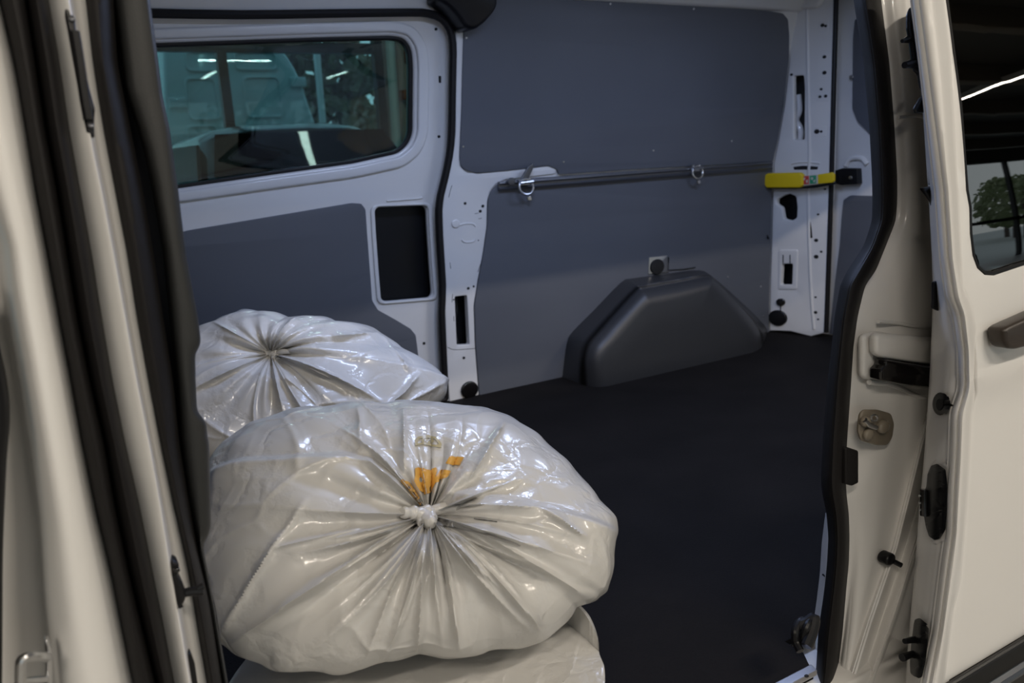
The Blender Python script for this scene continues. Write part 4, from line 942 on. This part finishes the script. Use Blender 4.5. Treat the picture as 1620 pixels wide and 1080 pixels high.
# white pole, low yellow rails, snow-dusted car
PW = planeY(10.6)
p0, p1 = PW.px(503, 65), PW.px(505, 176)
tag(tube('flag_pole', [(p1[0], 10.6, -.62), (p0[0], 10.6, p0[1]+2)], .042, mat('white_gloss', (.8, .85, .85), .4)), 'thin white pole outside, seen through the far window', 'pole')
SIDEGL = mat('dull_dark_glass', (.006, .007, .008), .5, spec=.12)
def car(name, label, cx, y0, s, body, glassm, wid=1.8, H=1.7, gp=None):
    """car seen from its front: nose towards -Y"""
    t = thing(name, label, 'car', (cx, y0+2.2*s, -.58), gp)
    zb = -.58
    side = [(0, .35), (0, .62), (.12, .82), (.95, 1.02), (1.15, 1.05), (2.0, H*.965), (2.4, H), (3.6, H*.99), (4.3, H*.9), (4.55, 1.05), (4.6, .5), (4.55, .3), (.1, .28)]
    def wx(z): return 1.0 if z < 1.0 else 1.0-.26*((z-1.0)/(H-1.0))**1.2
    bm = bmesh.new(); rings = []
    us = [-1, -.97, -.85, -.5, 0, .5, .85, .97, 1]
    for u in us:
        rnd_ = 1-.05*abs(u)**6
        rings.append([bm.verts.new((cx+u*wid/2*s*wx(z), y0+(y if y > 2 else y+(.22*u*u))*s, zb+z*s*(rnd_ if z > .9 else 1))) for y, z in side])
    for a in range(len(us)-1):
        for i in range(len(side)): bm.faces.new((rings[a][i], rings[a][(i+1) % len(side)], rings[a+1][(i+1) % len(side)], rings[a+1][i]))
    bm.faces.new(rings[0]); bm.faces.new(rings[-1][::-1])
    link_mesh('bodywork', bm, body, t, 28)
    # windscreen: proud sheet on the raked front
    def ws(u, v, off):
        y = 1.22+(2.0-1.22)*v*.95; z = 1.08+(H*.965-1.08)*v*.95
        return V((cx+u*.9*wid/2*s*wx(z), y0+(y+.22*u*u*(1-v))*s-off*.8, zb+z*s+off))
    bm = bmesh.new(); g = [[bm.verts.new(ws(-1+2*i/10, j/6, .012)) for i in range(11)] for j in range(7)]
    for j in range(6):
        for i in range(10): bm.faces.new((g[j][i], g[j][i+1], g[j+1][i+1], g[j+1][i]))
    bmesh.ops.solidify(bm, geom=bm.faces[:], thickness=.006); link_mesh('windscreen', bm, glassm, t)
    for sx in (-1, 1):
        q = [(1.5, 1.12), (2.15, H*.92), (3.5, H*.93), (3.9, 1.12)]
        bm = bmesh.new()
        f = [bm.verts.new((cx+sx*(wid/2*s*wx(z)+.01), y0+y*s, zb+z*s)) for y, z in q]; f2 = [bm.verts.new(v.co-V((sx*.02, 0, 0))) for v in f]
        bm.faces.new(f); bm.faces.new(f2[::-1])
        for i in range(4): bm.faces.new((f[i], f[(i+1) % 4], f2[(i+1) % 4], f2[i]))
        link_mesh('side_window', bm, SIDEGL, t)
        bm = bmesh.new(); bmesh.ops.create_uvsphere(bm, u_segments=16, v_segments=10, radius=1, matrix=Matrix.Translation((cx+sx*(wid/2+.14)*s, y0+1.45*s, zb+1.12*s)) @ Matrix.Diagonal((.13*s, .07*s, .10*s, 1)))
        link_mesh('wing_mirror', bm, body, t)
        for yy in (.85, 3.7):
            bm = bmesh.new(); bmesh.ops.create_cone(bm, cap_ends=True, segments=24, radius1=.33*s, radius2=.33*s, depth=.22*s, matrix=Matrix.Translation((cx+sx*(wid/2-.1)*s, y0+yy*s, zb+.33*s)) @ Matrix.Rotation(math.pi/2, 4, 'Y'))
            link_mesh('wheel', bm, BLACK, t)
    return t
CARB = mat('black_car_paint', (.008, .008, .010), .25, coat=.4); CARG = mat('black_car_glass', (.003, .003, .003), .04, spec=.35)
car('car', 'black car parked in the hall, seen through the far window', 1.86, 4.15, 1.0, CARB, CARG, 1.78, 1.74)
PC = planeY(17.0); xc = PC.px(548, 160)[0]
car('car', 'pale silver car parked outdoors, seen through the far window', xc, 16.2, 1.0, mat('silver_car_paint', (.6, .68, .7), .25, coat=.4), mat('car_glass', (.1, .16, .17), .1), 1.75, 1.55)
# high white van outdoors seen from behind
VY = 11.0; VP = planeY(VY)
vt = thing('van', 'pale high-roofed van outdoors, its back doors seen through the far window', 'van', (VP.px(380, 200)[0], VY+2, -.62))
VW_ = mat('white_van_paint', (.50, .60, .60), .35, coat=.3)
l, r_ = VP.px(262, 200)[0], VP.px(478, 150)[0]; tz = VP.px(370, 66)[1]
r2 = r_+.25
lp = fillet([(l-.10, -.35), (l-.05, .9), (l+.10, tz-.03), (l+.3, tz+.0), (r_-.25, tz+.02), (r_-.02, tz-.35), (r2, .9), (r2+.03, -.35)], [.05, .3, .12, .15, .2, .25, .3, .05])
plate_uv('bodywork', [lp], VP, -4.6, 0.0, VW_, vt, .05, 0)
sx = VP.px(357, 150)[0]
plate_uv('door_gap', [[(sx-.01, -.2), (sx-.01, tz-.1), (sx+.01, tz-.1), (sx+.01, -.2)]], VP, -.001, .004, HOLE, vt, .001, 0)
for a_, b_ in (((290, 122), (350, 190)), ((382, 120), (450, 186)), ((292, 198), (352, 262)), ((290, 80), (350, 114)), ((368, 80), (440, 112))):
    p1, p2 = VP.px(*a_), VP.px(*b_)
    plate_uv('pressed_panel', [fillet([(p1[0], p1[1]), (p2[0], p1[1]), (p2[0], p2[1]), (p1[0], p2[1])], .08), fillet([(p1[0]+.03, p1[1]-.03), (p2[0]-.03, p1[1]-.03), (p2[0]-.03, p2[1]+.03), (p1[0]+.03, p2[1]+.03)], .07)], VP, -.002, .02, VW_, vt, .008, 0)
for a_ in ((281, 163), (471, 130)):
    p1 = VP.px(*a_); box('hinge', (p1[0]-.1, VY-.05, p1[1]-.06), (p1[0]+.1, VY+.01, p1[1]+.06), VW_, vt, .01)
p1, p2 = VP.px(274, 228), VP.px(288, 272)
tag(box('tail_light', (p1[0], VY-.05, p2[1]), (p2[0], VY+.02, p1[1]), mat('red_lamp_plastic', (.35, .02, .01), .2), vt, .02), 'red tail light')
